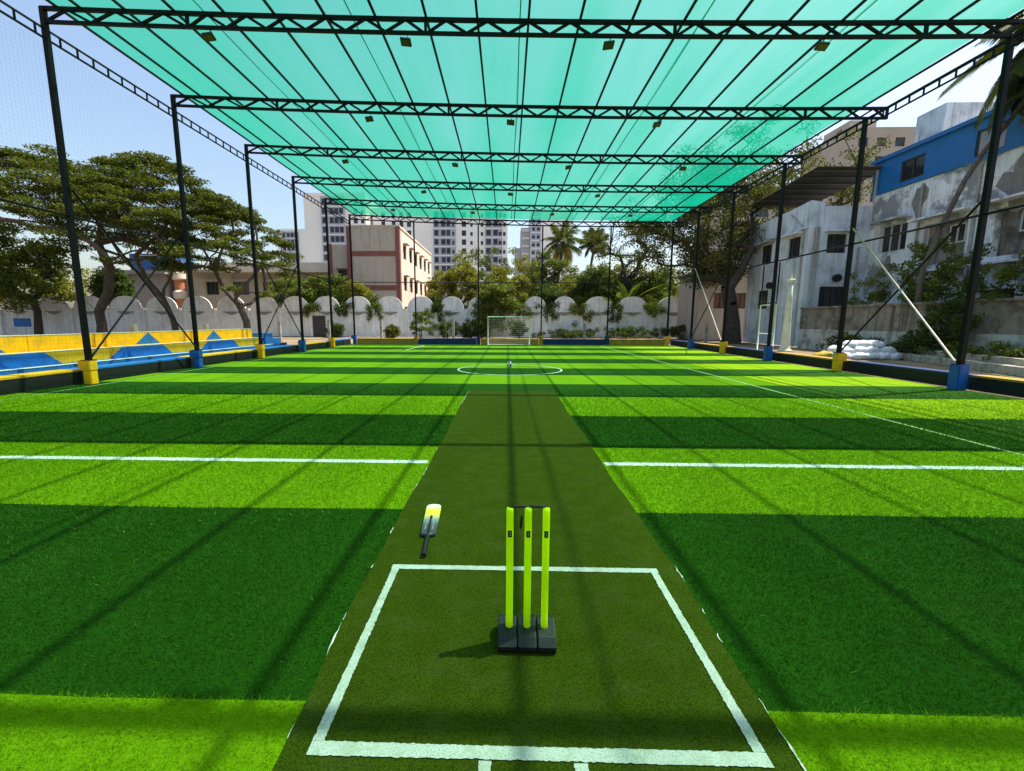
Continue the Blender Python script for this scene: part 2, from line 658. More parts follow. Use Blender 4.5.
def rough_strip(name, parent, a, b, w, mat, z, jit=0.0020, step=0.012):
    a, b = np.array(a, float), np.array(b, float)
    d = b - a
    L = np.hypot(*d)
    d /= L
    nrm = np.array([-d[1], d[0]])
    n = max(2, int(L / step))
    v, f = [], []
    for i in range(n + 1):
        p = a + d * L * i / n
        for s in (-1, 1):
            q = p + nrm * (s * w / 2 + rng.normal(0, jit * 0.8) + 0.5 * jit * math.sin(i * 0.05 + 2 * s))
            v.append((q[0], q[1], z))
    for i in range(n):
        f.append((2 * i, 2 * i + 2, 2 * i + 3, 2 * i + 1))
    return link(name, mesh_data(name, v, f, mat), parent, (0, 0, 0))


def lab(o, t):
    o['label'] = t
    return o


M_crease = material('chalky_white_crease_paint', (0.54, 0.57, 0.51), 0.85, 0.1, 8, 0.6, 260, 0.1, fine=0.6, fine_scale=140, fine_edge=(0.5, 0.66),
                    stain=(0.30, 0.36, 0.22), stain_scale=14, stain_amt=0.45)
CX0, CX1, CYF, CYB = -0.755, 1.01, 2.83, 1.515
lab(rough_strip('crease_line', cricket_mat, (CX0 - 0.03, CYF), (CX1 + 0.03, CYF), 0.052, M_crease, .0140), 'far white crease line')
lab(rough_strip('crease_line', cricket_mat, (CX0 - 0.023, CYB), (CX1 + 0.023, CYB), 0.058, M_crease, .0144), 'near white crease line')
rough_strip('crease_line', cricket_mat, (CX0, CYB + 0.03), (CX0, CYF - 0.02), 0.046, M_crease, .0148)
rough_strip('crease_line', cricket_mat, (CX1, CYB + 0.03), (CX1, CYF - 0.02), 0.046, M_crease, .0148)
rough_strip('crease_line', cricket_mat, (-0.075, 0.9), (-0.075, CYB - 0.035), 0.05, M_crease, .0148)
rough_strip('crease_line', cricket_mat, (0.295, 0.9), (0.295, CYB - 0.035), 0.055, M_crease, .0148)
rough_strip('dark_strip', cricket_mat, (MX0 + 0.01, 9.98), (MX1 - 0.01, 9.98), 0.03, M_plain_black, .0136, 0.002)  # thin dark strips across the mat near its far end
rough_strip('dark_strip', cricket_mat, (MX0 + 0.01, MYE - 0.05), (MX1 - 0.01, MYE - 0.05), 0.05, M_plain_black, .0136, 0.002)
# torn pieces of white edge tape and backing showing along both mat edges
M_tape = material('torn_white_backing_tape', (0.62, 0.62, 0.56), 0.8, 0.15, 20, 0.3, 150, stain=(0.2, 0.2, 0.14), stain_scale=25, stain_amt=0.7)
for side, segs in ((0, [(1.55, 1.62), (2.0, 2.25), (2.27, 2.34), (2.8, 2.86), (3.3, 3.42), (4.2, 4.4), (4.6, 5.0), (5.6, 5.7), (8.6, 10.8)]),
                   (1, [(1.4, 1.66), (1.72, 1.8), (2.15, 2.22), (2.38, 2.43), (2.7, 2.9), (5.1, 5.15)])):
    for a, b in segs:
        v, f = [], []
        n = max(3, int((b - a) / 0.03))
        for i in range(n + 1):
            y = a + (b - a) * i / n
            e = (mat_left(y) if side == 0 else mat_right(y))
            wv = (0.001 + 0.0055 * rng.random() ** 2) * math.sin(math.pi * (i + 0.4) / (n + 0.8))
            o_ = rng.normal(0, 0.002)
            v += [(e - wv + o_, y, .0155), (e + wv + o_, y, .0155)]
        for i in range(n):
            f.append((2 * i, 2 * i + 1, 2 * i + 3, 2 * i + 2))
        link('edge_tape', mesh_data('edge_tape', v, f, M_tape), cricket_mat, (0, 0, 0))

# painted field lines (white yarn in the turf)
LINE_Y, LINE_W = 5.15, 0.11


def sheet_strip(name, pts, w, mat, z, parent):
    v, f = [], []
    pts = [np.array(p, float) for p in pts]
    for i, p in enumerate(pts):
        t = pts[min(i + 1, len(pts) - 1)] - pts[max(i - 1, 0)]
        t /= np.hypot(*t)
        nn = np.array([-t[1], t[0]])
        for s in (-1, 1):
            q = p + nn * (s * w / 2 + rng.normal(0, 0.004))
            v.append((q[0], q[1], z))
    for i in range(len(pts) - 1):
        f.append((2 * i, 2 * i + 2, 2 * i + 3, 2 * i + 1))
    return link(name, mesh_data(name, v, f, mat), parent, (0, 0, 0))


def lerp_pts(a, b, n):
    return [(a[0] + (b[0] - a[0]) * i / n, a[1] + (b[1] - a[1]) * i / n) for i in range(n + 1)]


M_faint = material('worn_white_yarn', (0.42, 0.55, 0.28), 0.8, 0.2, 6, stain=(0.15, 0.3, 0.03), stain_scale=9, stain_amt=0.6)
lab(sheet_strip('field_line', lerp_pts((-11.3, LINE_Y + .04), (-0.95, LINE_Y), 80), LINE_W, M_white, .004, turf), 'white cross line left of the mat')
lab(sheet_strip('field_line', lerp_pts((1.19, LINE_Y), (11.4, LINE_Y - .04), 80), LINE_W, M_white, .004, turf), 'white cross line right of the mat')
lab(sheet_strip('field_line', lerp_pts((6.68, 5.2), (6.45, 30.6), 60), 0.05, M_faint, .004, turf), 'thin white line running up the right half')
lab(sheet_strip('field_line', lerp_pts((-5.95, 26.0), (-5.75, 30.8), 20), 0.07, M_white, .004, turf), 'short white line by the far left')
lab(sheet_strip('field_line', lerp_pts((-10.76, 4.0), (-10.76, 30.8), 60), 0.045, M_faint, .004, turf), 'thin white touch line along the left columns')
lab(sheet_strip('center_circle', [(0.11 + 1.82 * math.cos(a), 15.55 + 1.62 * math.sin(a)) for a in np.linspace(0, 2 * math.pi, 73)], 0.055, M_white, .0048, turf), 'small white circle on the turf around the ball')

# standing blades of the artificial turf near the viewer: uncountable
def blades(n, y0, y1, xk, h, w):
    y = np.sqrt(rng.random(n) * (y1 * y1 - y0 * y0) + y0 * y0)
    x = (rng.random(n) * 2 - 1) * (xk * y + 0.7)
    return x, y, h, w


def is_line(x, y):
    return (np.abs(y - LINE_Y - rng.normal(0, 0.008, len(y))) < LINE_W / 2) & ((x < -0.96) | (x > 1.2))


NB = 840000                 # density falls with distance while blade width grows, so the cover stays even
yy = 1.12 + (11.6 - 1.12) * rng.random(NB)
xx = (rng.random(NB) * 2 - 1) * (1.27 * yy + 0.7)
ok_ = rng.random(NB) < (1.27 * yy + 0.7) / yy / (1.27 + 0.7 / 1.12)
parts = [(xx[ok_], yy[ok_], 0.025, 0.0017 * yy[ok_])]
VV, MI = [], []
for pi, (x, y, h, w) in enumerate(parts):
    keep = ((x < mat_left(y) - 0.004) | (x > mat_right(y) + 0.004)) & (x > TX0) & (x < XR - 0.1)
    keep &= rng.random(len(y)) < np.clip((11.6 - y) / 4.0, 0.0, 1)
    x, y, w = x[keep], y[keep], w[keep]
    n = len(x)
    # gentle clumping and a brushed lie of the pile
    az = rng.random(n) * 2 * np.pi
    lean = np.abs(rng.normal(0.75, 0.35, n))
    brush = 0.35 * np.sin(x * 0.9 + 1.3 * np.sin(y * 0.7)) + 0.25
    hh = h * (0.65 + 0.6 * rng.random(n))
    ww = w * (0.7 + 0.6 * rng.random(n))
    tx = np.cos(az) * lean * hh + brush * hh * 0.5
    ty = np.sin(az) * lean * hh - 0.25 * hh
    ba = rng.random(n) * np.pi
    bx_, by_ = np.cos(ba) * ww / 2, np.sin(ba) * ww / 2
    z0 = np.full(n, 0.0)
    P0 = np.stack([x - bx_, y - by_, z0], 1)
    P1 = np.stack([x + bx_, y + by_, z0], 1)
    P2 = np.stack([x + tx, y + ty, hh * 0.8], 1)
    VV.append(np.stack([P0, P1, P2], 1).reshape(-1, 3))
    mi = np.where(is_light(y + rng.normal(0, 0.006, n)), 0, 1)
    clump = np.sin(x * 1.9 + 1.1 * np.sin(y * 1.3)) * np.sin(y * 2.3 + x * 0.6)
    mi[(rng.random(n) < 0.003 + 0.012 * np.clip(clump, 0, 1)) & (x < 0.2)] = 3
    mi[(rng.random(n) < 0.003) & (x >= 0.2)] = 3
    mi[(np.abs(x - 6.68) < 0.03) & (y > LINE_Y) & (rng.random(n) < 0.7)] = 3
    mi[is_line(x, y) & (rng.random(n) < 0.88)] = 2
    MI.append(mi)
V = np.concatenate(VV)
MI = np.concatenate(MI)
Fq = np.arange(len(V), dtype=np.int32).reshape(-1, 3)
tag(link('grass_blades', mesh_np('grass_blades', V, Fq, [M_bl_l, M_bl_d, M_bl_w, M_bl_s], MI)),
    'short standing blades of the striped artificial turf', 'grass', kind='stuff')

# ------------------------------------------------------------------ the steel frame
ROWS = [Y1 + BAY * k for k in range(-3, 6)]      # -0.99 .. 32.1; the first three stand beside and behind the viewer
ROWS[1] -= 0.12
SIDE = {'L': ('left', XL), 'R': ('right', XR)}
COLS = {}


def foot_block(parent, x, y, side, mat):
    mb = MB()
    s = -1 if side == 'L' else (1 if side == 'R' else 0)
    lo = Vector((x - 0.15, y - 0.15, 0.0))
    hi = Vector((x + 0.15, y + 0.15, 0.36))
    # stepped concrete block: narrow below, collar above lapping out over the kerb
    import bmesh
    bm = bmesh.new()

    def bb(l, h):
        vs = [bm.verts.new(q) for q in [(l[0], l[1], l[2]), (h[0], l[1], l[2]), (h[0], h[1], l[2]), (l[0], h[1], l[2]),
                                        (l[0], l[1], h[2]), (h[0], l[1], h[2]), (h[0], h[1], h[2]), (l[0], h[1], h[2])]]
        for f in CUBE_F:
            bm.faces.new([vs[i] for i in f])
    if s:
        bb((-0.11, -0.11, 0), (0.11, 0.11, 0.37))
        bb((-0.12 if s > 0 else -0.22, -0.12, 0.37), (0.12 if s < 0 else 0.22, 0.12, 0.64))
    else:
        bb((-0.135, -0.135, 0), (0.135, 0.135, 0.64))
    bmesh.ops.bevel(bm, geom=bm.edges[:], offset=0.018, segments=2, affect='EDGES')
    me = bpy.data.meshes.new('foot_block')
    bm.to_mesh(me)
    bm.free()
    me.materials.append(mat)
    return link('foot_block', me, parent, (x, y, 0.0))


for side in 'LR':
    nm, X = SIDE[side]
    for k, y in enumerate(ROWS):
        n = k - 3
        yel = (n % 2 == 0) if side == 'L' else (n % 2 == 1)
        col = M_yel if yel else M_blk
        if n < 0:
            lb = 'black steel column beside the viewer on the %s, %s one back from the front yellow or blue block in view' % (nm, ORD[-n - 1])
        elif n == 5:
            lb = 'black steel corner column at the far %s with %s foot block' % (nm, 'yellow' if yel else 'blue')
        else:
            lb = '%s black steel column from the front on the %s side, %s foot block' % (ORD[n], nm, 'yellow' if yel else 'blue')
        t = thing('steel_column', lb, 'column', (X, y, 0), 'roof columns')
        top = zt(X) - 0.34 if side == 'R' else zt(X) - 0.02
        box('post', t, (X - 0.055, y - 0.055, 0.62), (X + 0.055, y + 0.055, top), M_steel)
        foot_block(t, X, y, side if (side == 'L' or yel) else 'B', col)
        bp = box('base_plate', t, (X - 0.12, y - 0.12, 0.642), (X + 0.12, y + 0.12, 0.655), M_steel)
        COLS[(side, n)] = t
BACKX = [-6.58, -2.05, 2.46, 7.2]
for i, x in enumerate(BACKX):
    yel = i % 2 == 0
    t = thing('steel_column', '%s thin black column from the left along the far goal end, %s foot block' % (ORD[i], 'yellow' if yel else 'blue'),
              'column', (x, YB + 0.02, 0), 'roof columns')
    box('post', t, (x - 0.045, YB - 0.025, 0.62), (x + 0.045, YB + 0.065, zt(x) - 0.36), M_steel)
    foot_block(t, x, YB + 0.02, 'B', M_ochre if yel else M_navy)

# trusses -----------------------------------------------------------------
TEND = 12.15
MOD = 5.70
PEAKP = MOD / 6.0


def sq_sweep(pts, w, h):
    """rectangular tube along a polyline in the XZ plane (given as (x, z)), centred at y = 0"""
    mb = MB()
    for x, z in pts:
        mb.v += [(x, -w / 2, z - h / 2), (x, w / 2, z - h / 2), (x, w / 2, z + h / 2), (x, -w / 2, z + h / 2)]
    n = len(pts)
    for i in range(n - 1):
        for k in range(4):
            k2 = (k + 1) % 4
            mb.f.append((i * 4 + k, (i + 1) * 4 + k, (i + 1) * 4 + k2, i * 4 + k2))
    mb.f.append((0, 1, 2, 3))
    b = (n - 1) * 4
    mb.f.append((b + 3, b + 2, b + 1, b))
    return mb


xs = np.linspace(XL - 0.04, TEND, 26)
top_mesh = mesh_data('top_chord', *(lambda m: (m.v, m.f))(sq_sweep([(x, zt(x) - 0.04) for x in xs], 0.08, 0.08)), M_steel)
bot_mesh = mesh_data('bottom_chord', *(lambda m: (m.v, m.f))(sq_sweep([(x, zt(x) - 0.33) for x in xs], 0.07, 0.07)), M_steel)
webs = []
x = XL + 0.1
joints = [XL]
X0 = XL + 0.0
mods = [(-11.09, -7.62, 3), (-7.62, -1.95, 6), (-1.95, 3.85, 6), (3.85, 9.55, 6), (9.55, 12.12, 3)]
for a, b, n in mods:
    st = (b - a) / n
    for i in range(n):
        l, c, r = a + st * i, a + st * (i + 0.5), a + st * (i + 1)
        webs.append(('d', l + (0.05 if i == 0 else 0), c - 0.02))
        webs.append(('u', c + 0.02, r - (0.05 if i == n - 1 else 0)))
    webs.append(('v', b, b))
webs.append(('v', XL - 0.02, XL - 0.02))
LEDG = {0: [-7.1, -2.4, 2.35, 7.25], 1: [-4.55, 0.1, 4.85], 2: [-6.85, -2.2, 2.55, 7.3], 3: [-4.3, 0.15, 4.6], 4: [-6.95, -2.1, 2.7, 7.4], 5: []}
NEARNESS = ['nearest', 'second nearest', 'third nearest', 'fourth nearest', 'fifth nearest', 'farthest']
M_lamp = material('brown_lamp_housing', (0.03, 0.025, 0.018), 0.5, 0.2, 10)
M_lamp_face = material('lamp_face_glass', (0.05, 0.042, 0.025), 0.3, 0.1, 10, spec=0.5)
for k, y in enumerate(ROWS):
    n = k - 3
    if n >= 0:
        lb = '%s black steel roof truss spanning the pitch under the green net' % NEARNESS[n]
    else:
        lb = 'black steel roof truss high above the viewer, %s one behind the nearest in view' % ORD[-n - 1]
    t = thing('roof_truss', lb, 'truss', (0, y, 0), 'roof trusses')
    link('top_chord', top_mesh, t, (0, y, 0))
    link('bottom_chord', bot_mesh, t, (0, y, 0))
    joined = MB() if n < 0 else None
    for kind, a, b in webs:
        if kind == 'd':       # peak at the middle
            p, q = (a, y, zt(a) - 0.315), (b, y, zt(b) - 0.06)
        elif kind == 'u':
            p, q = (a, y, zt(a) - 0.06), (b, y, zt(b) - 0.315)
        else:
            p, q = (a, y, zt(a) - 0.31), (a, y, zt(a) - 0.06)
        if joined is not None:
            joined.tube([p, q], 0.022, 4, cap=False, sq=True)
        else:
            bar('web_bar', t, p, q, 0.052 if kind != 'v' else 0.065, M_steel)
    if joined is not None:
        joined.build('web', M_steel, t, (0, y, 0))
    # floodlights hung under the truss
    for j, lx in enumerate(LEDG.get(n, [-7.1, -2.4, 2.35, 7.25] if n % 2 == 0 else [-4.55, 0.1, 4.85])):
        zc = zt(lx) - 0.365
        if n >= 0:
            ll = 'small flat floodlight hanging under the %s truss, %s from the left' % (NEARNESS[n], ORD[j])
        else:
            ll = 'small flat floodlight above the viewer, %s on the truss %s behind the nearest' % (ORD[j], ORD[-n - 1])
        lamp = thing('floodlight', ll, 'floodlight', (lx, y, zc), 'floodlights under the trusses')
        bar('bracket', lamp, (lx + 0.03, y, zc), (lx - 0.02, y - 0.02, zc - 0.14), 0.03, M_steel, 0.012)
        tilt = Quaternion((1, 0, 0), math.radians(-22)) @ Quaternion((0, 1, 0), math.radians(8 if j % 2 else -8))
        h = link('housing', box_mesh((0.25, 0.19, 0.05), M_lamp, 0.01), lamp, (lx - 0.02, y - 0.02, zc - 0.17), tilt)
        link('lamp_glass', box_mesh((0.20, 0.15, 0.012), M_lamp_face), lamp, Vector((lx - 0.02, y - 0.02, zc - 0.17)) + tilt @ Vector((0, 0, -0.028)), tilt)

# purlins on top of the trusses
PUR = [-10.77] + [-10.2] + [-9.13 + 1.199 * i for i in range(17)] + [11.37]
YN0 = -3.0
for i, x in enumerate(PUR):
    z = zt(x) + 0.022
    if i == 0:
        lb = 'thin black purlin along the left edge of the green net'
    elif i == len(PUR) - 1:
        lb = 'thin black purlin along the right edge of the green net'
    else:
        lb = '%s thin black purlin in from the left edge of the green net' % ORD[i - 1]
    mbp = MB()
    mbp.box((x - 0.027, YN0, z - 0.022), (x + 0.027, YB + 0.06, z + 0.022))
    tag(mbp.build('purlin', M_steel, None, (x, YN0, z)), lb, 'purlin', 'roof purlins')
mbp = MB()
mbp.box((TEND - 0.02, YN0, zt(TEND) + 0.002), (TEND + 0.02, YB + 0.04, zt(TEND) + 0.042))
tag(mbp.build('purlin', M_steel, None, (TEND, YN0, zt(TEND))), 'thin black tube joining the outer right ends of the trusses beyond the net', 'purlin', 'roof purlins')

# the green shade net: six long strips laced together
NX = [-10.81, -7.25, -3.7, 0.28, 4.5, 7.95, 11.41]
net = thing('shade_net', 'translucent green shade net stretched over the roof trusses', 'shade net', (0, 0, 8.7))
M_seam = material('dark_green_seam_cord', (0.01, 0.16, 0.10), 0.8, 0.1)
for i in range(6):
    a, b = NX[i] + (0.0 if i == 0 else -0.03), NX[i + 1]
    nx, ny = 10, 110
    v, f = [], []
    ph = rng.random() * 6
    for iy in range(ny + 1):
        y = YN0 + (YB + 0.05 - YN0) * iy / ny
        for ix in range(nx + 1):
            x = a + (b - a) * ix / nx
            pin = min(abs(x - p) for p in PUR) / 0.6
            sag = -0.035 * (1 - (1 - min(1, pin)) ** 2) * 0.5 + 0.012 * math.sin(y * 1.1 + ph + x)
            z = zt(x) + 0.075 + 0.004 * i + sag
            v.append((x, y, z))
    for iy in range(ny):
        for ix in range(nx):
            q = iy * (nx + 1) + ix
            f.append((q, q + 1, q + nx + 2, q + nx + 1))
    link('net_strip', mesh_data('net_strip', [(p[0], p[1], p[2] - 8.7) for p in v], f, M_net, smooth=True), net, (0, 0, 8.7))
    if i > 0:
        ms = MB()
        ms.tube([(a + 0.03 + 0.02 * math.sin(q * 0.7 + i), q, zt(a) + 0.058) for q in np.linspace(YN0, YB, 40)], 0.012, 4)
        ms.build('seam_cord', M_seam, net, (0, 0, 8.7))

# eave ladders between the column heads
for side in 'LR':
    nm, X = SIDE[side]
    zt_, zb_ = (8.60, 8.34) if side == 'L' else (8.12, 7.89)
    for k in range(2, len(ROWS) - 1):
        a, b = ROWS[k] + 0.075, ROWS[k + 1] - 0.075
        n = k - 3
        lb = ('black ladder-shaped eave beam on the %s between the %s and %s columns in view' % (nm, ORD[n], ORD[n + 1])) if n >= 0 else \
            'black ladder-shaped eave beam on the %s in front of the first column in view' % nm
        t = thing('eave_beam', lb, 'beam', (X, a, zb_), 'eave beams')
        box('rail', t, (X - 0.02, a, zt_ - 0.04), (X + 0.02, b, zt_), M_steel)
        box('rail', t, (X - 0.02, a, zb_), (X + 0.02, b, zb_ + 0.04), M_steel)
        for j in range(9):
            y = a + (b - a) * (j + 0.6) / 9
            box('rung', t, (X - 0.016, y - 0.018, zb_ + 0.042), (X + 0.016, y + 0.018, zt_ - 0.042), M_steel)
# middle tie rails
for nm, a, b, lb in (('L', (XL, 3.15, 4.33), (XL, YB, 4.2), 'thin black tie rail at mid height along the left columns'),
                     ('R', (XR, 3.15, 4.3), (XR, YB, 4.2), 'thin black tie rail at mid height along the right columns'),
                     ('B', (XL, YB + 0.1, 4.42), (XR, YB + 0.1, 4.38), 'thin black tie rail at mid height across the far end')):
    mr = MB()
    mr.tube([a, b], 0.031, 8)
    tag(mr.build('tie_rail', M_steel, None, a, smooth=True), lb, 'rail')
# diagonal braces
def brace(a, b, mat, lb, r=0.026):
    mr = MB()
    mr.tube([a, b], r, 8)
    tag(mr.build('brace', mat, None, a, smooth=True), lb, 'brace', 'diagonal braces')


def Yk(n):
    return Y1 + BAY * n


i_ = 0.09
brace((XL, Yk(0) + i_, 0.72), (XL, Yk(1) - i_, 4.75), M_steel, 'black brace rising from the front left yellow block towards the next column')
brace((XL + 0.06, Yk(1) - i_, 0.72), (XL + 0.06, Yk(0) + i_, 4.95), M_steel, 'black brace rising from the left blue block back towards the front column')
brace((XL, Yk(2) + i_, 0.72), (XL, Yk(3) - i_, 4.6), M_steel, 'black brace rising from the second yellow block on the left')
brace((XL + 0.06, Yk(3) - i_, 0.72), (XL + 0.06, Yk(2) + i_, 4.75), M_steel, 'black brace rising from the second blue block on the left')
brace((XR, Yk(1) - i_, 0.72), (XR, Yk(0) + i_, 4.6), M_steel, 'black brace rising from the front right yellow block towards the viewer')
brace((XR - 0.06, Yk(0) + i_, 0.72), (XR - 0.06, Yk(1) - i_, 4.75), M_galv, 'pale bare steel brace leaning from the front right blue block')
brace((XR - 0.06, Yk(3) + i_, 0.72), (XR - 0.06, Yk(4) - i_, 4.9), M_galv, 'pale bare steel brace at the far right beside the dark tree trunk')
brace((XR, Yk(4) - i_, 0.72), (XR, Yk(3) + i_, 4.6), M_steel, 'thin black brace crossing the far right pale brace')


# fine black side nets: real cords
def side_net(name, lb, o, u, W, H, pitch, r=0.0008):
    o, u = np.array(o, float), np.array(u, float)
    nrm = np.cross(u, [0, 0, 1.0])
    V, Fs = [], []

    def cord(a, b, d1, d2):
        bs = len(V)
        for p in (a, b):
            for s in range(3):
                an = 2 * math.pi * s / 3
                V.append(p + d1 * math.cos(an) * r + d2 * math.sin(an) * r)
        for s in range(3):
            s2 = (s + 1) % 3
            Fs.append((bs + s, bs + s2, bs + 3 + s2, bs + 3 + s))
    zv = np.array([0, 0, 1.0])
    n = int(W / pitch)
    for i in range(n + 1):
        p = o + u * (i * pitch)
        cord(p, p + zv * H, u, nrm)
    m = int(H / pitch)
    for j in range(m + 1):
        p = o + zv * (j * pitch)
        cord(p, p + u * W, zv, nrm)
    tag(link(name, mesh_np(name, np.array(V), np.array(Fs), M_cord)), lb, 'net', 'black side nets')


side_net('side_net', 'fine black square-mesh net hung along the left columns', (XL - 0.12, 0.0, 0.4), (0, 1, 0), YB, 7.9, 0.10)
side_net('side_net', 'fine black square-mesh net hung along the right columns', (XR + 0.12, 0.0, 0.4), (0, 1, 0), YB, 7.4, 0.10)
side_net('side_net', 'fine black square-mesh net across the far end behind the goal', (XL, YB + 0.2, 0.4), (1, 0, 0), XR - XL, 7.6, 0.12)

# low kerb walls between the column feet
for n in range(-2, 5):
    a, b = Yk(n) + 0.02, Yk(n + 1) - 0.02
    where = ('between the %s and %s columns' % (ORD[n], ORD[n + 1])) if n >= 0 else 'beside the viewer, %s bay before the first column' % ORD[-n - 1]
    yel = n % 2 == 1
    t = thing('kerb_wall', 'low kerb wall with %s painted top on the left %s' % ('yellow' if yel else 'blue', where), 'kerb', (XL - 0.4, a, 0), 'painted kerbs')
    box('core', t, (XL - 0.75, a, 0), (XL - 0.34, b, 0.34), M_conc)
    box('cap', t, (XL - 0.78, a, 0.342), (XL - 0.30, b, 0.40), M_yel if yel else M_blu, 0.008)
    box('dark_face', t, (XL - 0.336, a, 0.0), (XL - 0.305, b, 0.335), M_plain_black)  # black inner face below the kerb cap
    yel = n % 2 == 1
    t = thing('kerb_wall', 'low kerb wall with %s top on the right %s' % ('sandy yellow' if yel else 'dark blue', where), 'kerb', (XR + 0.4, a, 0), 'painted kerbs')
    box('core', t, (XR + 0.31, a, 0), (XR + 0.6, b, 0.33), M_conc)
    box('cap', t, (XR + 0.27, a, 0.332), (XR + 0.66, b, 0.385), M_ochre if yel else M_navy, 0.008)
    box('dark_face', t, (XR + 0.276, a, 0.0), (XR + 0.307, b, 0.325), M_plain_black)
bx_all = [XL] + BACKX + [XR]
for i in range(5):
    a, b = bx_all[i] + 0.165, bx_all[i + 1] - 0.165
    yel = i % 2 == 0
    t = thing('kerb_wall', '%s stretch from the left of low %s kerb wall across the far goal end' % (ORD[i], 'yellow' if yel else 'dark blue'), 'kerb', (a, YB, 0), 'painted kerbs')
    box('core', t, (a, YB - 0.02, 0), (b, YB + 0.28, 0.36), M_ochre if yel else M_navy)
    box('cap', t, (a, YB - 0.05, 0.362), (b, YB + 0.31, 0.42), M_ochre if yel else M_navy, 0.008)

# ------------------------------------------------------------------ stumps, bat, ball, goal
M_lime = material('lime_stump_plastic', (0.80, 1.0, 0.004), 0.35, 0.04, 10, spec=0.4, stain=(0.5, 0.75, 0.05), stain_scale=30, stain_amt=0.15, transl=0.6)
M_black_pl = material('black_moulded_rubber', (0.006, 0.0068, 0.0075), 0.45, 0.25, 25, 0.1, 120, 0.35)
M_black = material('matte_black_plastic', (0.010, 0.010, 0.011), 0.6, 0.2)
M_mark = material('grey_print', (0.30, 0.32, 0.28), 0.6, 0.1)
SX, SY = [0.022, 0.116, 0.208], 2.145
st = thing('wicket_stumps', 'three lime yellow plastic stumps in a black base with black bails', 'stumps', (0.115, SY, 0.0145))
prof = [(2.050, 0.012), (2.038, 0.030), (2.038, 0.052), (2.075, 0.080), (2.085, 0.086), (2.20, 0.108), (2.222, 0.104), (2.25, 0.07), (2.25, 0.012)]


def extrude_profile(mb, x0, x1, pr, r=0.006):
    n = len(pr)
    b = len(mb.v)
    cx = sum(p[0] for p in pr) / n
    cz = sum(p[1] for p in pr) / n
    for x, k in ((x0, 0.95), (x0 + r, 1.0), (x1 - r, 1.0), (x1, 0.95)):
        for y, z in pr:
            mb.v.append((x, cx + (y - cx) * k, max(0.012, cz + (z - cz) * k)))
    for s in range(3):
        for i in range(n):
            j = (i + 1) % n
            mb.f.append((b + s * n + i, b + s * n + j, b + (s + 1) * n + j, b + (s + 1) * n + i))
            mb.m.append(0)
    mb.f.append(tuple(b + i for i in range(n - 1, -1, -1)))
    mb.f.append(tuple(b + 3 * n + i for i in range(n)))
    mb.m += [0, 0]


xe = [-0.042, 0.063, 0.166, 0.268]
for i in range(3):
    mb = MB()
    extrude_profile(mb, xe[i] + 0.004, xe[i + 1] - 0.004, prof)
    o = mb.build('base_block', M_black_pl, st, (SX[i], SY, 0.012))
mb = MB()
mb.box((xe[0] + 0.012, 2.058, 0.0121), (xe[3] - 0.012, 2.24, 0.055))
mb.build('base_tray', M_black, st, (0.115, SY, 0.012))
R = 0.0185
for i, x in enumerate(SX):
    mb = MB()
    mb.lathe([(R * 1.06, 0.0), (R * 1.06, 0.012), (R, 0.016), (R, 0.655), (R * 0.96, 0.664), (R * 0.7, 0.668), (R * 0.45, 0.664)], (0, 0, 0), 24)
    lean = Quaternion((0, 1, 0), [0.0, 0.0, -0.004][i])
    s = link('stump', mesh_data('stump', mb.v, mb.f, M_lime, smooth=True), st, (x, SY, 0.088), None)
    # black printed badge near the top, wrapped on the stump, with a small pale mark
    mb = MB()
    for nseg, a0, a1, z0, z1, rr, mi in ((6, -2.15, -0.99, 0.515, 0.552, R + 0.0012, 0), (2, -1.74, -1.40, 0.524, 0.5280, R + 0.0020, 1), (2, -1.74, -1.40, 0.539, 0.5430, R + 0.0020, 1), (1, -1.50, -1.40, 0.5280, 0.539, R + 0.0020, 1)):
        for k in range(nseg):
            p, q = a0 + (a1 - a0) * k / nseg, a0 + (a1 - a0) * (k + 1) / nseg
            mb.poly([(rr * math.cos(p), rr * math.sin(p), z0), (rr * math.cos(q), rr * math.sin(q), z0), (rr * math.cos(q), rr * math.sin(q), z1), (rr * math.cos(p), rr * math.sin(p), z1)], mi)
    link('badge', mesh_data('badge', mb.v, mb.f, [M_black, M_mark], mb.m), s, (x, SY, 0.088))


def bail_mesh(L):
    mb = MB()
    pr = [(0.003, 0), (0.004, 0.008), (0.006, 0.012), (0.0065, 0.3 * L), (0.009, 0.36 * L), (0.0062, 0.42 * L), (0.009, 0.5 * L), (0.0062, 0.58 * L), (0.009, 0.64 * L), (0.006, 0.7 * L), (0.006, L - 0.012), (0.004, L - 0.008), (0.003, L)]
    mb.lathe(pr, (0, 0, 0), 12)
    return mesh_data('bail', mb.v, mb.f, M_black, smooth=True)


bm_ = bail_mesh(0.105)
link('bail', bm_, st, (SX[0] - 0.008, SY, 0.760), Vector((1, 0, 0.045)).to_track_quat('Z', 'Y'))
link('bail', bm_, st, (SX[1] - 0.004, SY, 0.763), Vector((1, 0, 0.01)).to_track_quat('Z', 'Y'))
mb = MB()
mb.tube([(0.085, 2.155, 0.757), (0.088, 2.17, 0.73), (0.084, 2.17, 0.70)], 0.0012, 5)
mb.tube([(0.084, 2.17, 0.705), (0.083, 2.172, 0.69), (0.080, 2.176, 0.655), (0.079, 2.178, 0.63), (0.079, 2.178, 0.62)], [0.002, 0.006, 0.0085, 0.005, 0.001], 10)
mb.build('hanging_bail', M_black, st, (0.085, 2.15, 0.7), smooth=True)  # bail hanging on a cord behind the stumps

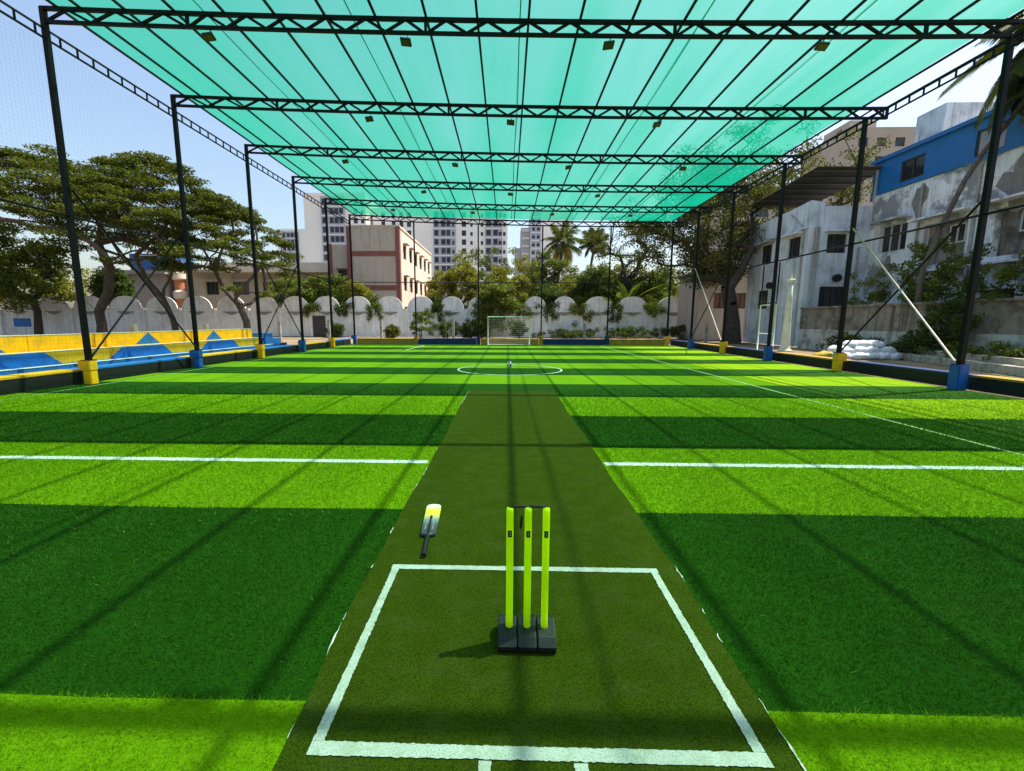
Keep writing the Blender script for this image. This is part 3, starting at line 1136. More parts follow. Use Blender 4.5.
# bat, built along +Y from handle end to toe, then turned into place
def bat_face_material():
    m = bpy.data.materials.new('printed_bat_face')
    m.use_nodes = True
    n, l = m.node_tree.nodes, m.node_tree.links
    p = n['Principled BSDF']
    p.inputs['Roughness'].default_value = 0.4
    tc = n.new('ShaderNodeTexCoord')
    sx = n.new('ShaderNodeSeparateXYZ')
    l.new(tc.outputs['Object'], sx.inputs[0])
    nz = n.new('ShaderNodeTexNoise')
    nz.inputs['Scale'].default_value = 60
    l.new(tc.outputs['Object'], nz.inputs['Vector'])
    ad = n.new('ShaderNodeMath')
    ad.operation = 'MULTIPLY_ADD'
    l.new(nz.outputs['Fac'], ad.inputs[0])
    ad.inputs[1].default_value = 0.05
    l.new(sx.outputs['Y'], ad.inputs[2])
    mr = n.new('ShaderNodeMapRange')
    mr.inputs['From Min'].default_value = 0.33
    mr.inputs['From Max'].default_value = 0.93
    l.new(ad.outputs[0], mr.inputs['Value'])
    r = n.new('ShaderNodeValToRGB')
    cr = r.color_ramp
    cr.elements[0].position = 0.0
    cr.elements[0].color = (0.035, 0.04, 0.05, 1)
    cr.elements[1].position = 1.0
    cr.elements[1].color = (0.78, 0.76, 0.66, 1)
    for pos_, c in ((0.25, (0.06, 0.07, 0.085, 1)), (0.42, (0.22, 0.24, 0.25, 1)), (0.55, (0.72, 0.60, 0.10, 1)), (0.66, (0.82, 0.66, 0.015, 1)), (0.76, (0.84, 0.72, 0.12, 1)), (0.86, (0.78, 0.76, 0.66, 1))):
        e = cr.elements.new(pos_)
        e.color = c
    l.new(mr.outputs[0], r.inputs[0])
    l.new(r.outputs[0], p.inputs['Base Color'])
    return m


M_batface = bat_face_material()
M_wood = material('pale_willow', (0.55, 0.42, 0.25), 0.5, 0.1, 20)
bat = link('cricket_bat', None, None, (0, 0, 0))
tag(bat, 'cricket bat with white, yellow and black face lying on the mat', 'bat')
mb = MB()
outl = []
BL0, BL1, BW = 0.30, 0.87, 0.054
for t_, w in ((0.30, 0.020), (0.312, 0.046), (0.325, 0.059), (0.36, 0.062), (0.6, 0.064), (0.8, 0.066), (0.85, 0.063), (0.865, 0.055), (0.872, 0.034)):
    zt_b, ed = 0.034 + (0.004 if 0.35 < t_ < 0.85 else 0.0), 0.026
    outl.append([(-w, t_, 0.010), (-w, t_, ed), (-w * 0.9, t_, zt_b - 0.003), (-w * 0.4, t_, zt_b), (w * 0.4, t_, zt_b), (w * 0.9, t_, zt_b - 0.003), (w, t_, ed), (w, t_, 0.010)])
b0 = 0
for s in outl:
    mb.v += s
nn = 8
for i in range(len(outl) - 1):
    for k in range(nn):
        k2 = (k + 1) % nn
        mb.f.append((i * nn + k, (i + 1) * nn + k, (i + 1) * nn + k2, i * nn + k2))
        mb.m.append(1 if k == 7 else 0)
mb.f.append(tuple(range(nn)))
mb.f.append(tuple((len(outl) - 1) * nn + k for k in range(nn - 1, -1, -1)))
mb.m += [0, 0]
link('blade', mesh_data('blade', mb.v, mb.f, [M_batface, M_wood], mb.m), bat, (0, 0, 0))
mb = MB()
mb.poly([(-0.012, 0.335, 0.0395), (0.012, 0.335, 0.0395), (0.008, 0.56, 0.0400), (0.013, 0.60, 0.0400), (0.0, 0.635, 0.0400), (-0.013, 0.60, 0.0400), (-0.008, 0.56, 0.0400)])
link('decal', mesh_data('decal', mb.v, mb.f, M_black), bat, (0, 0, 0))
for s_ in (-1, 1):
    mb = MB()
    mb.poly([(s_ * 0.028, 0.37, 0.0395), (s_ * 0.034, 0.37, 0.0392), (s_ * 0.030, 0.52, 0.0396), (s_ * 0.026, 0.52, 0.0396)][::s_])
    link('decal', mesh_data('decal', mb.v, mb.f, M_mark), bat, (0, 0, 0))
mb = MB()
ys_ = np.linspace(0.0, 0.33, 34)
mb.tube([(0, y, 0.020) for y in ys_], [0.0175 if (i in (0, 33)) else (0.0165 + 0.0016 * (i % 2) + (0.004 if i < 3 else 0)) for i in range(34)], 14)
link('handle', mesh_data('handle', mb.v, mb.f, M_black, smooth=True), bat, (0, 0, 0))
bat.location = (-0.588, 2.945, 0.0115)
bat.rotation_euler = (0, 0, math.atan2(0.065, 0.87))

# football
M_ball_w = material('white_ball_panels', (0.78, 0.78, 0.76), 0.4, 0.05, 30)
M_ball_k = material('black_ball_panels', (0.03, 0.03, 0.035), 0.4, 0.05, 30)
import bmesh
bmx = bmesh.new()
bmesh.ops.create_icosphere(bmx, subdivisions=4, radius=0.112)
phi = (1 + 5 ** 0.5) / 2
ico = [Vector(p).normalized() for p in [(0, a, b * phi) for a in (-1, 1) for b in (-1, 1)] + [(a, b * phi, 0) for a in (-1, 1) for b in (-1, 1)] + [(b * phi, 0, a) for a in (-1, 1) for b in (-1, 1)]]
for f in bmx.faces:
    c = f.calc_center_median().normalized()
    f.material_index = 1 if max(c.dot(i) for i in ico) > 0.935 else 0
    f.smooth = True
me = bpy.data.meshes.new('football')
bmx.to_mesh(me)
bmx.free()
me.materials.append(M_ball_w)
me.materials.append(M_ball_k)
o = tag(link('football', me, None, (0.12, 16.25, 0.112)), 'white football with black patches lying inside the small white circle', 'ball')
o.rotation_euler = (0.4, 0.3, 0.9)

# five-a-side goal
GX0, GX1, GY, GH = -1.32, 1.58, 30.75, 1.98
M_goal = material('white_goal_paint', (0.75, 0.75, 0.73), 0.45, 0.06, 6, stain=(0.4, 0.34, 0.25), stain_scale=6, stain_amt=0.3)
M_gnet = material('white_goal_net_cord', (0.6, 0.6, 0.58), 0.8, 0.05)
goal = thing('football_goal', 'small white football goal with net at the far end', 'goal', ((GX0 + GX1) / 2, GY, 0))
gl = (((GX0 + GX1) / 2), GY, 0)
for nm_, pts in (('post', [(GX0, GY, 0.004), (GX0, GY, GH)]), ('post', [(GX1, GY, 0.004), (GX1, GY, GH)]), ('crossbar', [(GX0 - .03, GY, GH), (GX1 + .03, GY, GH)]),
                 ('back_stay', [(GX0, GY, GH), (GX0, GY + 0.35, GH - 0.05), (GX0, GY + 1.0, 0.03)]), ('back_stay', [(GX1, GY, GH), (GX1, GY + 0.35, GH - 0.05), (GX1, GY + 1.0, 0.03)]),
                 ('ground_bar', [(GX0, GY + 1.0, 0.035), (GX1, GY + 1.0, 0.035)]), ('ground_bar', [(GX0, GY, 0.035), (GX0, GY + 1.0, 0.035)]), ('ground_bar', [(GX1, GY, 0.035), (GX1, GY + 1.0, 0.035)])):
    mb = MB()
    mb.tube(pts, 0.026 if nm_ in ('post', 'crossbar') else 0.02, 8)
    mb.build(nm_, M_goal, goal, gl, smooth=True)
mb = MB()
for i in range(25):
    x = GX0 + (GX1 - GX0) * i / 24
    mb.tube([(x, GY, GH), (x, GY + 0.35, GH - 0.06), (x, GY + 0.75, 0.75), (x, GY + 1.0, 0.04)], 0.003, 3, cap=False)
for j in range(14):
    t_ = j / 13
    y, z = GY + 0.35 + 0.65 * t_, (GH - 0.06) * (1 - t_) + 0.04 * t_
    mb.tube([(GX0, y, z), (GX1, y, z)], 0.003, 3, cap=False)
    for x in (GX0, GX1):
        mb.tube([(x, GY, z), (x, y, z)], 0.003, 3, cap=False)
mb.build('net', M_gnet, goal, gl)

# ------------------------------------------------------------------ painted spectator steps on the left
TY0, TY1 = 4.0, 23.4
steps = thing('spectator_steps', 'long yellow concrete spectator steps with blue painted peaks along the left', 'steps', (-13.4, TY0, 0))
panel = 2.06
tiers = [(-12.45, -13.0, 0.44, M_blu), (-13.0, -13.6, 0.80, M_yel), (-13.6, -14.3, 1.25, M_yel)]
for x1, x0, z, mt in tiers:
    y = TY0
    while y < TY1 - 0.01:                      # cast in panels with open joints
        e = min(y + panel, TY1)
        box('tier_panel', steps, (x0, y + 0.006, 0), (x1, e - 0.006, z), mt, 0.012)
        y = e
    box('nosing', steps, (x1 - 0.16, TY0, z + 0.001), (x1 + 0.012, TY1, z + 0.014), M_white)


def paint(pts, x):
    mb_ = MB()
    mb_.poly([(x, p[0], p[1]) for p in pts])
    b_ = len(mb_.v)
    mb_.poly([(x - 0.003, p[0], p[1]) for p in pts[::-1]])
    mb_.build('painted_peak', M_blu, steps, (x, pts[0][0], 0))


for k in range(-1, 3):
    a = 14.12 + 4.32 * k
    e = min(a + 2.75, TY1 - 0.02)
    paint([(a, 0.445), (e, 0.445), (min(a + 2.3, e), 0.785), (a + 0.5, 0.785)], -12.9965)
for a in (7.0, 11.1, 16.5, 20.3):
    paint([(a - 0.62, 0.815), (a + 0.56, 0.815), (a, 1.235)], -13.5965)
box('end_step', steps, (-14.3, TY1 + 0.01, 0), (-12.9, TY1 + 0.75, 1.02), M_blu, 0.012)
box('end_step', steps, (-14.3, TY1 + 0.76, 0), (-12.9, TY1 + 1.5, 0.72), M_blu, 0.012)
box('end_step', steps, (-14.3, TY1 + 1.51, 0), (-12.9, TY1 + 2.3, 0.42), M_navy, 0.012)
for i, (y, z) in enumerate(((16.55, 1.52), (20.6, 1.5))):
    tag(box('stub_post', None, (-14.25, y - 0.09, 1.251), (-14.07, y + 0.09, z), M_conc, 0.01), 'short concrete stub on top of the yellow steps, %s one' % ('nearer' if i == 0 else 'farther'), 'post', 'stubs on the steps')

# ------------------------------------------------------------------ far boundary wall with arched panels
WY = 47.0
M_wall = material('whitewashed_wall', (0.86, 0.85, 0.85), 0.85, 0.04, 1.2, 0.3, 12, stain=(0.48, 0.46, 0.44), stain_scale=0.9, stain_amt=0.4, streak=(0.22, 0.2, 0.18), streak_amt=0.3)
M_wall2 = material('aged_ledge_plaster', (0.30, 0.29, 0.27), 0.9, 0.2, 3, 0.3, 20)
CEN = [-60.7, -56.7, -52.69, -48.8, -44.82, -40.86, -36.91, -33.09, -29.39, -25.82, -22.47, -19.13, -15.81, -12.39, -9.09, -5.8, -2.84, 0.11, 2.95, 5.99, 9.53, 13.07, 17.32, 21.34]
bw = thing('boundary_wall', 'long whitewashed boundary wall with round-topped panels behind the pitch', 'wall', (0, WY, 0))
for i in range(1, len(CEN) - 1):
    l = (CEN[i - 1] + CEN[i]) / 2
    r = (CEN[i] + CEN[i + 1]) / 2
    c = CEN[i]
    hw_l, hw_r = c - l - 0.14, r - c - 0.14
    v, f = [], []
    n = 14
    # shoulders at 3.0, round head up to 4.4
    outline = [(-hw_l, 0.0), (hw_r, 0.0), (hw_r, 2.70)]
    Rr = min(hw_l, hw_r) - 0.06
    for k in range(n + 1):
        a = math.pi * k / n
        outline.append((Rr * math.copysign(abs(math.cos(a)) ** 0.9, math.cos(a)), 2.75 + 1.5 * max(0.0, math.sin(a)) ** 0.95))
    outline += [(-hw_l, 2.70)]
    m = len(outline)
    for y in (0.0, 0.12):
        v += [(p[0], y, p[1]) for p in outline]
    f.append(tuple(range(m)))
    f.append(tuple(range(2 * m - 1, m - 1, -1)))
    for k in range(m):
        k2 = (k + 1) % m
        f.append((k, m + k, m + k2, k2))
    p = link('wall_panel', mesh_data('wall_panel', v, f, M_wall), bw, (c, WY, 0))
    # raised arch band, ledge and plinth
    mb = MB()
    r0, r1 = Rr - 0.02, Rr - 0.16
    for k in range(n):
        a, b = math.pi * k / n, math.pi * (k + 1) / n

        def AP(rr, an):
            return (c + rr * math.copysign(abs(math.cos(an)) ** 0.9, math.cos(an)), WY - 0.03, 2.75 + 1.5 * (rr / Rr) * max(0.0, math.sin(an)) ** 0.95)
        mb.poly([AP(r0, a), AP(r0, b), AP(r1, b), AP(r1, a)])
        q = [AP(r1, a), AP(r1, b)]
        mb.poly([q[0], q[1], (q[1][0], WY - 0.002, q[1][2]), (q[0][0], WY - 0.002, q[0][2])])
    mb.build('arch_band', M_wall, p, (c, WY, 0))
    lw = min(0.82, Rr * 0.62)
    mb = MB()
    mb.box((c - lw, WY - 0.16, 2.50), (c + lw, WY - 0.002, 2.62))
    mb.box((c - lw * 0.62, WY - 0.11, 2.38), (c + lw * 0.62, WY - 0.002, 2.498))
    mb.box((c - lw * 0.3, WY - 0.07, 2.28), (c + lw * 0.3, WY - 0.002, 2.378))
    mb.build('ledge', M_wall2, p, (c, WY, 0))
    mb = MB()
    mb.box((r - 0.15, WY - 0.20, 0), (r + 0.15, WY + 0.3, 2.86))
    mb.box((r - 0.19, WY - 0.24, 2.862), (r + 0.18, WY + 0.32, 2.95))
    mb.build('pilaster', M_wall, bw, (r, WY, 0))
tag(box('wall_plaque', None, (-53.4, WY - 0.04, 0.95), (-51.5, WY - 0.004, 1.85), M_blu), 'blue rectangular plaque on the white wall at the far left', 'plaque')
tag(box('wall_plaque', None, (-45.9, WY - 0.04, 1.2), (-45.2, WY - 0.004, 2.2), material('pale_aqua_board', (0.35, 0.6, 0.55), 0.6)), 'small pale aqua board on the white wall behind the front left column', 'plaque')
tag(box('gate_opening', None, (-20.9, WY - 0.06, 0), (-19.3, WY - 0.003, 2.2), M_frame_dark), 'dark doorway in the white wall at the end of the blue steps', 'door')
for i, (x, y, h) in enumerate(((-10.4, 36.6, 1.75), (-4.4, 36.4, 1.75), (6.6, 38.0, 1.5), (-18.6, 36.0, 1.6), (-14.6, 36.2, 1.7), (16.2, 36.5, 1.6))):
    mb = MB()
    mb.box((x - 0.09, y - 0.09, -0.06), (x + 0.09, y + 0.09, h))
    tag(mb.build('stub_post', M_conc, None, (x, y, 0)), '%s stub of a concrete post on the dirt before the white wall' % ['squat grey', 'plain grey', 'dark lone', 'leftmost', 'pale', 'rightmost'][i], 'post', 'concrete stubs before the wall')

# ------------------------------------------------------------------ right side: low wall, kerb stones, bags, pillar, gate
M_lowtop = material('stained_shaded_plaster', (0.24, 0.21, 0.185), 0.9, 0.25, 1.5, 0.5, 18, stain=(0.09, 0.07, 0.05), stain_scale=1.3, stain_amt=0.8, streak=(0.04, 0.035, 0.03), streak_amt=0.8)  # old stains, with shade of the plants put into the dark base
M_lowbot = material('peeling_limewash', (0.55, 0.55, 0.54), 0.9, 0.15, 1.5, 0.5, 18, stain=(0.17, 0.14, 0.11), stain_scale=1.1, stain_amt=0.8, streak=(0.12, 0.11, 0.09), streak_amt=0.6)
lw_ = thing('low_wall', 'old stained low wall with peeling limewash behind the white sacks', 'wall', (19.6, 8, 0))
y = 8.0
while y < 30.2:
    e = min(y + 3.7, 30.4)
    box('wall_bay', lw_, (19.6, y, -0.06), (19.9, e - 0.02, 1.22), M_lowbot)
    box('upper_bay', lw_, (19.63, y, 1.222), (19.88, e - 0.02, 2.52), M_lowtop)
    box('coping', lw_, (19.52, y, 2.522), (19.96, e - 0.008, 2.64), M_lowtop, 0.02)
    y = e
M_stone = material('pale_kerb_stone', (0.42, 0.38, 0.33), 0.9, 0.2, 5, 0.5, 40, stain=(0.16, 0.14, 0.11), stain_scale=4, stain_amt=0.6)
ks = thing('kerb_stones', 'rows of loose pale kerb stones on the right before the low wall', 'kerb', (18, 17, 0))
A_, B_ = Vector((19.35, 23.4, 0)), Vector((15.7, 10.5, 0))
dv = (B_ - A_).normalized()
Lk = (B_ - A_).length
for row, (off, zz) in enumerate(((0.0, -0.06), (0.42, 0.16))):
    s = 0.0
    while s < Lk - 0.5:
        ln = 0.95 + 0.35 * rng.random()
        c = A_ + dv * (s + ln / 2) + Vector((off, 0, zz + 0.16))
        q = Vector((dv.x, dv.y, 0)).to_track_quat('Y', 'Z') @ Quaternion((0, 0, 1), rng.normal(0, 0.03)) @ Quaternion((1, 0, 0), rng.normal(0, 0.02))
        link('kerb_stone', box_mesh((0.30, round(ln - 0.03, 1), 0.32), M_stone, 0.025), ks, c, q)
        s += ln


def sack_mesh(seed, mat):
    r_ = np.random.default_rng(seed)
    n, m = 30, 16
    v, f = [], []
    ph = r_.random(6) * 6
    for j in range(m + 1):
        b = -math.pi / 2 + math.pi * j / m
        for i in range(n):
            a = 2 * math.pi * i / n
            ex = 0.55

            def sp(x, e):
                return math.copysign(abs(x) ** e, x)
            x = 0.40 * sp(math.cos(a), ex) * sp(math.cos(b), 0.7)
            y = 0.29 * sp(math.sin(a), ex) * sp(math.cos(b), 0.7)
            z = 0.175 * sp(math.sin(b), 0.9)
            wr = 1 + 0.14 * math.sin(x * 13 + ph[0]) * math.sin(y * 17 + ph[1]) + 0.07 * math.sin(x * 31 + y * 9 + ph[2])
            z = z * wr - 0.05 * (abs(x) / 0.40) ** 3
            pinch = 1 - 0.22 * max(0, abs(x) - 0.33) / 0.07
            v.append((x, y * pinch, z))
    for j in range(m):
        for i in range(n):
            i2 = (i + 1) % n
            f.append((j * n + i, j * n + i2, (j + 1) * n + i2, (j + 1) * n + i))
    return mesh_data('sack', v, f, mat, smooth=True)


M_sack = material('white_woven_sack', (0.62, 0.66, 0.72), 0.7, 0.1, 6, 0.4, 90, stain=(0.35, 0.34, 0.33), stain_scale=5, stain_amt=0.4)
M_sack_y = material('yellow_sack', (0.45, 0.31, 0.04), 0.8, 0.2, 6, 0.4, 60)
M_sack_b = material('brown_jute_sack', (0.30, 0.19, 0.12), 0.9, 0.2, 6, 0.4, 60)
sm = [sack_mesh(k, M_sack) for k in range(4)]
spots = []
for layer, (cnt, x0, x1) in enumerate(((5, 15.95, 18.2), (4, 16.1, 17.95), (3, 16.5, 17.6))):
    for row in range(2 if layer < 2 else 1):
        for i in range(cnt):
            x = x0 + (x1 - x0) * i / (cnt - 1)
            spots.append((x + rng.normal(0, 0.04), 21.2 + 0.62 * row + 0.25 * layer + rng.normal(0, 0.04), 0.10 + 0.27 * layer, layer, row, i))
words = ['bottom', 'middle', 'top']
for x, y, z, L_, row, i in spots:
    q = Quaternion((0, 0, 1), rng.normal(0.15, 0.4)) @ Quaternion((1, 0, 0), rng.normal(0, 0.12)) @ Quaternion((0, 1, 0), rng.normal(0, 0.1))
    o = link('sack', sm[int(rng.integers(4))], None, (x, y, z), q)
    tag(o, 'white woven sack in the %s layer of the heap, %s from the left%s' % (words[L_], ORD[i], '' if L_ == 2 else (', front row' if row == 0 else ', back row')), 'sack', 'white sacks heaped by the right kerb')
for i, (x, y, z, mt, lb) in enumerate(((15.35, 21.9, 0.09, M_sack_y, 'yellow sack lying at the left end of the white sack heap'),
                                       (18.75, 20.9, 0.09, M_sack_b, 'brown jute sack at the right end of the white sack heap'))):
    tag(link('sack', sack_mesh(20 + i, mt), None, (x, y, z), Quaternion((0, 0, 1), 0.8 * i) @ Quaternion((0, 1, 0), -0.25)), lb, 'sack')

M_pillar = material('pale_cast_pillar', (0.60, 0.63, 0.52), 0.75, 0.08, 2, 0.2, 25, stain=(0.35, 0.33, 0.25), stain_scale=2.5, stain_amt=0.4)
PXX = 16.45
t = thing('concrete_pillar', 'pale tapering concrete pillar with flared foot beside the right fence', 'pillar', (PXX, 26.6, -0.06))
mb = MB()
mb.lathe([(0.36, -0.06), (0.36, 0.03), (0.31, 0.08), (0.25, 0.2), (0.23, 0.36)], (PXX, 26.6, 0), 24)
mb.build('foot', M_pillar, t, (PXX, 26.6, 0), smooth=False)
mb = MB()
mb.lathe([(0.235, 0.361), (0.24, 0.42), (0.215, 1.0), (0.18, 2.0), (0.15, 3.0), (0.12, 3.95)], (PXX, 26.6, 0), 24)
mb.build('shaft', M_pillar, t, (PXX, 26.6, 0), smooth=True)
mb = MB()
mb.lathe([(0.125, 3.952), (0.19, 4.02), (0.21, 4.10), (0.18, 4.14), (0.05, 4.16), (0.04, 4.45)], (PXX, 26.6, 0), 24)
mb.build('cap', M_pillar, t, (PXX, 26.6, 0))

t = thing('fence_gate', 'white tubular gate frame standing in the right side fence', 'gate', (11.6, 20.6, 0))
gx = 11.82
for nm_, a, b, mt, r_ in (('upright', (gx, 21.2, 0.386), (gx, 21.2, 2.45), M_goal, 0.035), ('upright', (gx, 20.0, 0.386), (gx, 20.0, 2.45), M_goal, 0.035),
                          ('rail', (gx, 20.0, 1.15), (gx, 21.2, 1.15), M_goal, 0.028), ('rail', (gx, 20.0, 2.45), (gx, 21.2, 2.45), M_goal, 0.028),
                          ('upper_frame', (gx, 21.2, 2.47), (gx, 21.2, 4.25), M_steel, 0.03), ('upper_frame', (gx, 20.0, 2.47), (gx, 20.0, 4.25), M_steel, 0.03),
                          ('upper_frame', (gx, 20.0, 2.53), (gx, 21.2, 2.53), M_steel, 0.026)):
    mb = MB()
    mb.tube([a, b], r_, 8)
    mb.build(nm_, mt, t, a, smooth=True)

# concrete apron outside the right kerb
mb = MB()
mb.poly([(XR + 0.62, -4, -0.052), (15.2, -4, -0.052), (15.4, 34, -0.052), (XR + 0.62, 34, -0.052)])
tag(mb.build('path', M_sand, None, (0, 0, -0.002)), 'sandy concrete path outside the right kerb', kind='structure')

# ------------------------------------------------------------------ buildings
M_blueish = material('pale_blue_stained_plaster', (0.68, 0.73, 0.80), 0.85, 0.08, 0.8, 0.4, 12, stain=(0.26, 0.25, 0.24), stain_scale=0.7, stain_amt=0.5, streak=(0.14, 0.14, 0.14), streak_amt=0.5)
M_peel = material('grey_peeling_plaster', (0.76, 0.77, 0.80), 0.9, 0.10, 1.2, 0.5, 10, stain=(0.24, 0.24, 0.25), stain_scale=0.42, stain_amt=0.9, stain_edge=(0.5, 0.56), streak=(0.20, 0.19, 0.18), streak_amt=0.5)
M_bluemetal = material('bright_blue_sheet', (0.012, 0.15, 0.42), 0.5, 0.08, 1.0, spec=0.3, stain=(0.02, 0.08, 0.22), stain_scale=0.8, stain_amt=0.3)
M_roofdark = material('dark_corrugated_sheet', (0.07, 0.062, 0.055), 0.7, 0.2, 1.5)
M_pipe = material('grey_drain_pipe', (0.42, 0.44, 0.45), 0.6, 0.15, 3, stain=(0.2, 0.18, 0.16), stain_scale=4, stain_amt=0.5)

# two-storey whitish house with a sheet roof
A = thing('stained_house', 'stained white two-storey house with dark sheet roof behind the right fence', 'building', (22, 34, 0))
wins = [(36.42, 35.05, 6.14, 7.54), (33.07, 31.75, 6.11, 7.5), (36.42, 35.05, 2.7, 4.1)]
mb = MB()
facade(mb, (20, 38.2, 0), (0, -1, 0), (7.2, 9.25), [(38.2 - w[0], 38.2 - w[1], w[2], w[3]) for w in wins], 0.22, 0, (1, 0, 0))
fw = [(21.27, 22.55, 6.25, 7.47), (21.1, 22.92, 2.7, 4.06)]
facade(mb, (20, 31, 0), (1, 0, 0), (4.1, 9.25), [(w[0] - 20, w[1] - 20, w[2], w[3]) for w in fw], 0.22, 0, (0, 1, 0))
mb.poly([(20, 38.2, 0), (20, 38.2, 9.25), (26, 38.2, 9.25), (26, 38.2, 0)])
mb.poly([(20, 31, 9.25), (24.1, 31, 9.25), (24.1, 38.2, 9.25), (20, 38.2, 9.25)])
# raking parapet above the left face
mb.poly([(20, 38.2, 9.25), (20, 31, 9.25), (20, 31, 9.62), (20, 32.6, 9.5)])
mb.poly([(20, 31, 9.25), (20.9, 31, 9.25), (20.9, 31, 9.5), (20, 31, 9.62)])
mb.build('wall', M_blueish, A, (22, 34, 0))
for w in wins:
    window(A, (20, (w[0] + w[1]) / 2, (w[2] + w[3]) / 2), w[0] - w[1], w[3] - w[2], 'x', (1, 0, 0), M_frame_dark, M_glass, 2, 0.07)
for w in fw:
    window(A, ((w[0] + w[1]) / 2, 31, (w[2] + w[3]) / 2), w[1] - w[0], w[3] - w[2], 'y', (0, 1, 0), M_frame_dark, M_glass, 2 if w[3] > 5 else 3, 0.07)
box('sunshade', A, (19.45, 34.7, 7.62), (19.998, 36.8, 7.72), M_peel)
box('sunshade', A, (19.45, 31.4, 7.62), (19.998, 33.4, 7.72), M_peel)
box('sunshade', A, (21.0, 30.5, 7.58), (22.85, 30.998, 7.68), M_peel)
box('ledge', A, (19.86, 31.02, 7.86), (19.997, 38.2, 7.98), M_blueish)
for x, y in ((20.35, 30.9), (20.6, 30.88), (19.9, 31.4), (23.3, 30.9)):
    mb = MB()
    mb.tube([(x, y, 0), (x, y, 7.9 if x < 21 else 6.6)], 0.055, 8)
    mb.build('drain_pipe', M_pipe, A, (x, y, 0), smooth=True)
bar('drain_pipe', A, (19.93, 31.5, 8.0), (19.93, 32.9, 9.1), 0.08, M_pipe)
for c_, ax in (((22.05, 30.94, 4.6), 'y'), ((19.93, 34.6, 4.4), 'x')):
    mb = MB()
    d_ = Vector((0, -1, 0)) if ax == 'y' else Vector((-1, 0, 0))
    mb.tube([Vector(c_), Vector(c_) + d_ * 0.25], 0.25, 14)
    mb.tube([Vector(c_) + d_ * 0.251, Vector(c_) + d_ * 0.30], [0.25, 0.08], 14)
    mb.build('exhaust_fan', M_black, A, c_)
# corrugated lean-to roof: sheets with ridges, on thin posts
rz0, rz1, ry0, ry1 = 11.5, 11.02, 30.4, 38.6
nx_ = 0
for k in range(5):
    xa = 19.75 + k * 0.95
    mb = MB()
    st_ = 12
    for j in range(st_):
        x0_, x1_ = xa + 0.94 * j / st_, xa + 0.94 * (j + 1) / st_
        za, zb = (0.03 if j % 2 else -0.03), (0.03 if (j + 1) % 2 else -0.03)
        mb.poly([(x0_, ry0, rz0 + za), (x1_, ry0, rz0 + zb), (x1_, ry1, rz1 + zb), (x0_, ry1, rz1 + za)])
        mb.poly([(x0_, ry1, rz1 + za + .01), (x1_, ry1, rz1 + zb + .01), (x1_, ry0, rz0 + zb + .01), (x0_, ry0, rz0 + za + .01)])
    mb.build('roof_sheet', M_roofdark, A, (xa, ry0, rz0))
for j in range(7):
    t_ = (j + 0.3) / 7
    y, z = ry0 + (ry1 - ry0) * t_, rz0 + (rz1 - rz0) * t_ - 0.09
    box('roof_purlin', A, (19.75, y - 0.04, z - 0.05), (24.4, y + 0.04, z + 0.03), M_frame_dark)
for x, y in ((19.95, 38.3), (19.95, 34.4), (23.7, 30.6)):
    t_ = (y - ry0) / (ry1 - ry0)
    box('roof_post', A, (x - 0.05, y - 0.05, 9.25), (x + 0.05, y + 0.05, rz0 + (rz1 - rz0) * t_ - 0.15), M_pipe if x > 21 else M_frame_dark)

# the blue-topped block
B = thing('blue_topped_block', 'peeling grey building with a bright blue sheet-clad upper storey at right', 'building', (27, 22, 0))
bw_ = [(30.19, 28.2, 6.05, 7.75, 3), (27.09, 24.61, 4.9, 7.2, 0), (23.3, 21.2, 4.9, 7.2, 0), (27.6, 26.2, 1.6, 3.1, 2), (23.6, 21.9, 1.9, 3.3, 2)]
mb = MB()
facade(mb, (24, 31, 0), (0, -1, 0), (19, 9.82), [(31 - w[0], 31 - w[1], w[2], w[3]) for w in bw_], 0.35, 0, (1, 0, 0))
mb.poly([(24, 31.0, 0), (24, 31.0, 9.82), (34, 31.0, 9.82), (34, 31.0, 0)])
mb.poly([(24, 12, 0), (34, 12, 0), (34, 12, 9.82), (24, 12, 9.82)])
mb.build('wall', M_peel, B, (27, 22, 0))
for w in bw_:
    cy_, cz_ = (w[0] + w[1]) / 2, (w[2] + w[3]) / 2
    if w[4]:
        window(B, (24, cy_, cz_), w[0] - w[1], w[3] - w[2], 'x', (1, 0, 0), M_frame_white if w[4] == 3 else M_frame_dark, M_glass, w[4] - 1, 0.08, 0.2)
    else:           # deep recess with a plastered back and a small white-framed window
        box('recess_back', B, (24.345, w[1], w[2]), (24.4, w[0], w[3]), M_lowtop)
        window(B, (24.30, w[1] + 0.75, w[3] - 0.75), 0.9, 1.0, 'x', (1, 0, 0), M_frame_white, M_glass, 1, 0.07, -0.02)
for y0_, y1_, z in ((30.5, 27.9, 7.9), (27.5, 24.2, 7.45), (23.7, 20.8, 7.45), (28, 24.3, 4.5), (23.8, 20.6, 4.5)):
    box('sunshade', B, (23.3, y1_, z), (23.998, y0_, z + 0.1), M_peel)
for y in (24.3, 27.45, 20.5):
    mb = MB()
    mb.tube([(23.93, y, 0), (23.93, y, 9.6)], 0.07, 8)
    mb.build('drain_pipe', M_pipe, B, (23.93, y, 0), smooth=True)
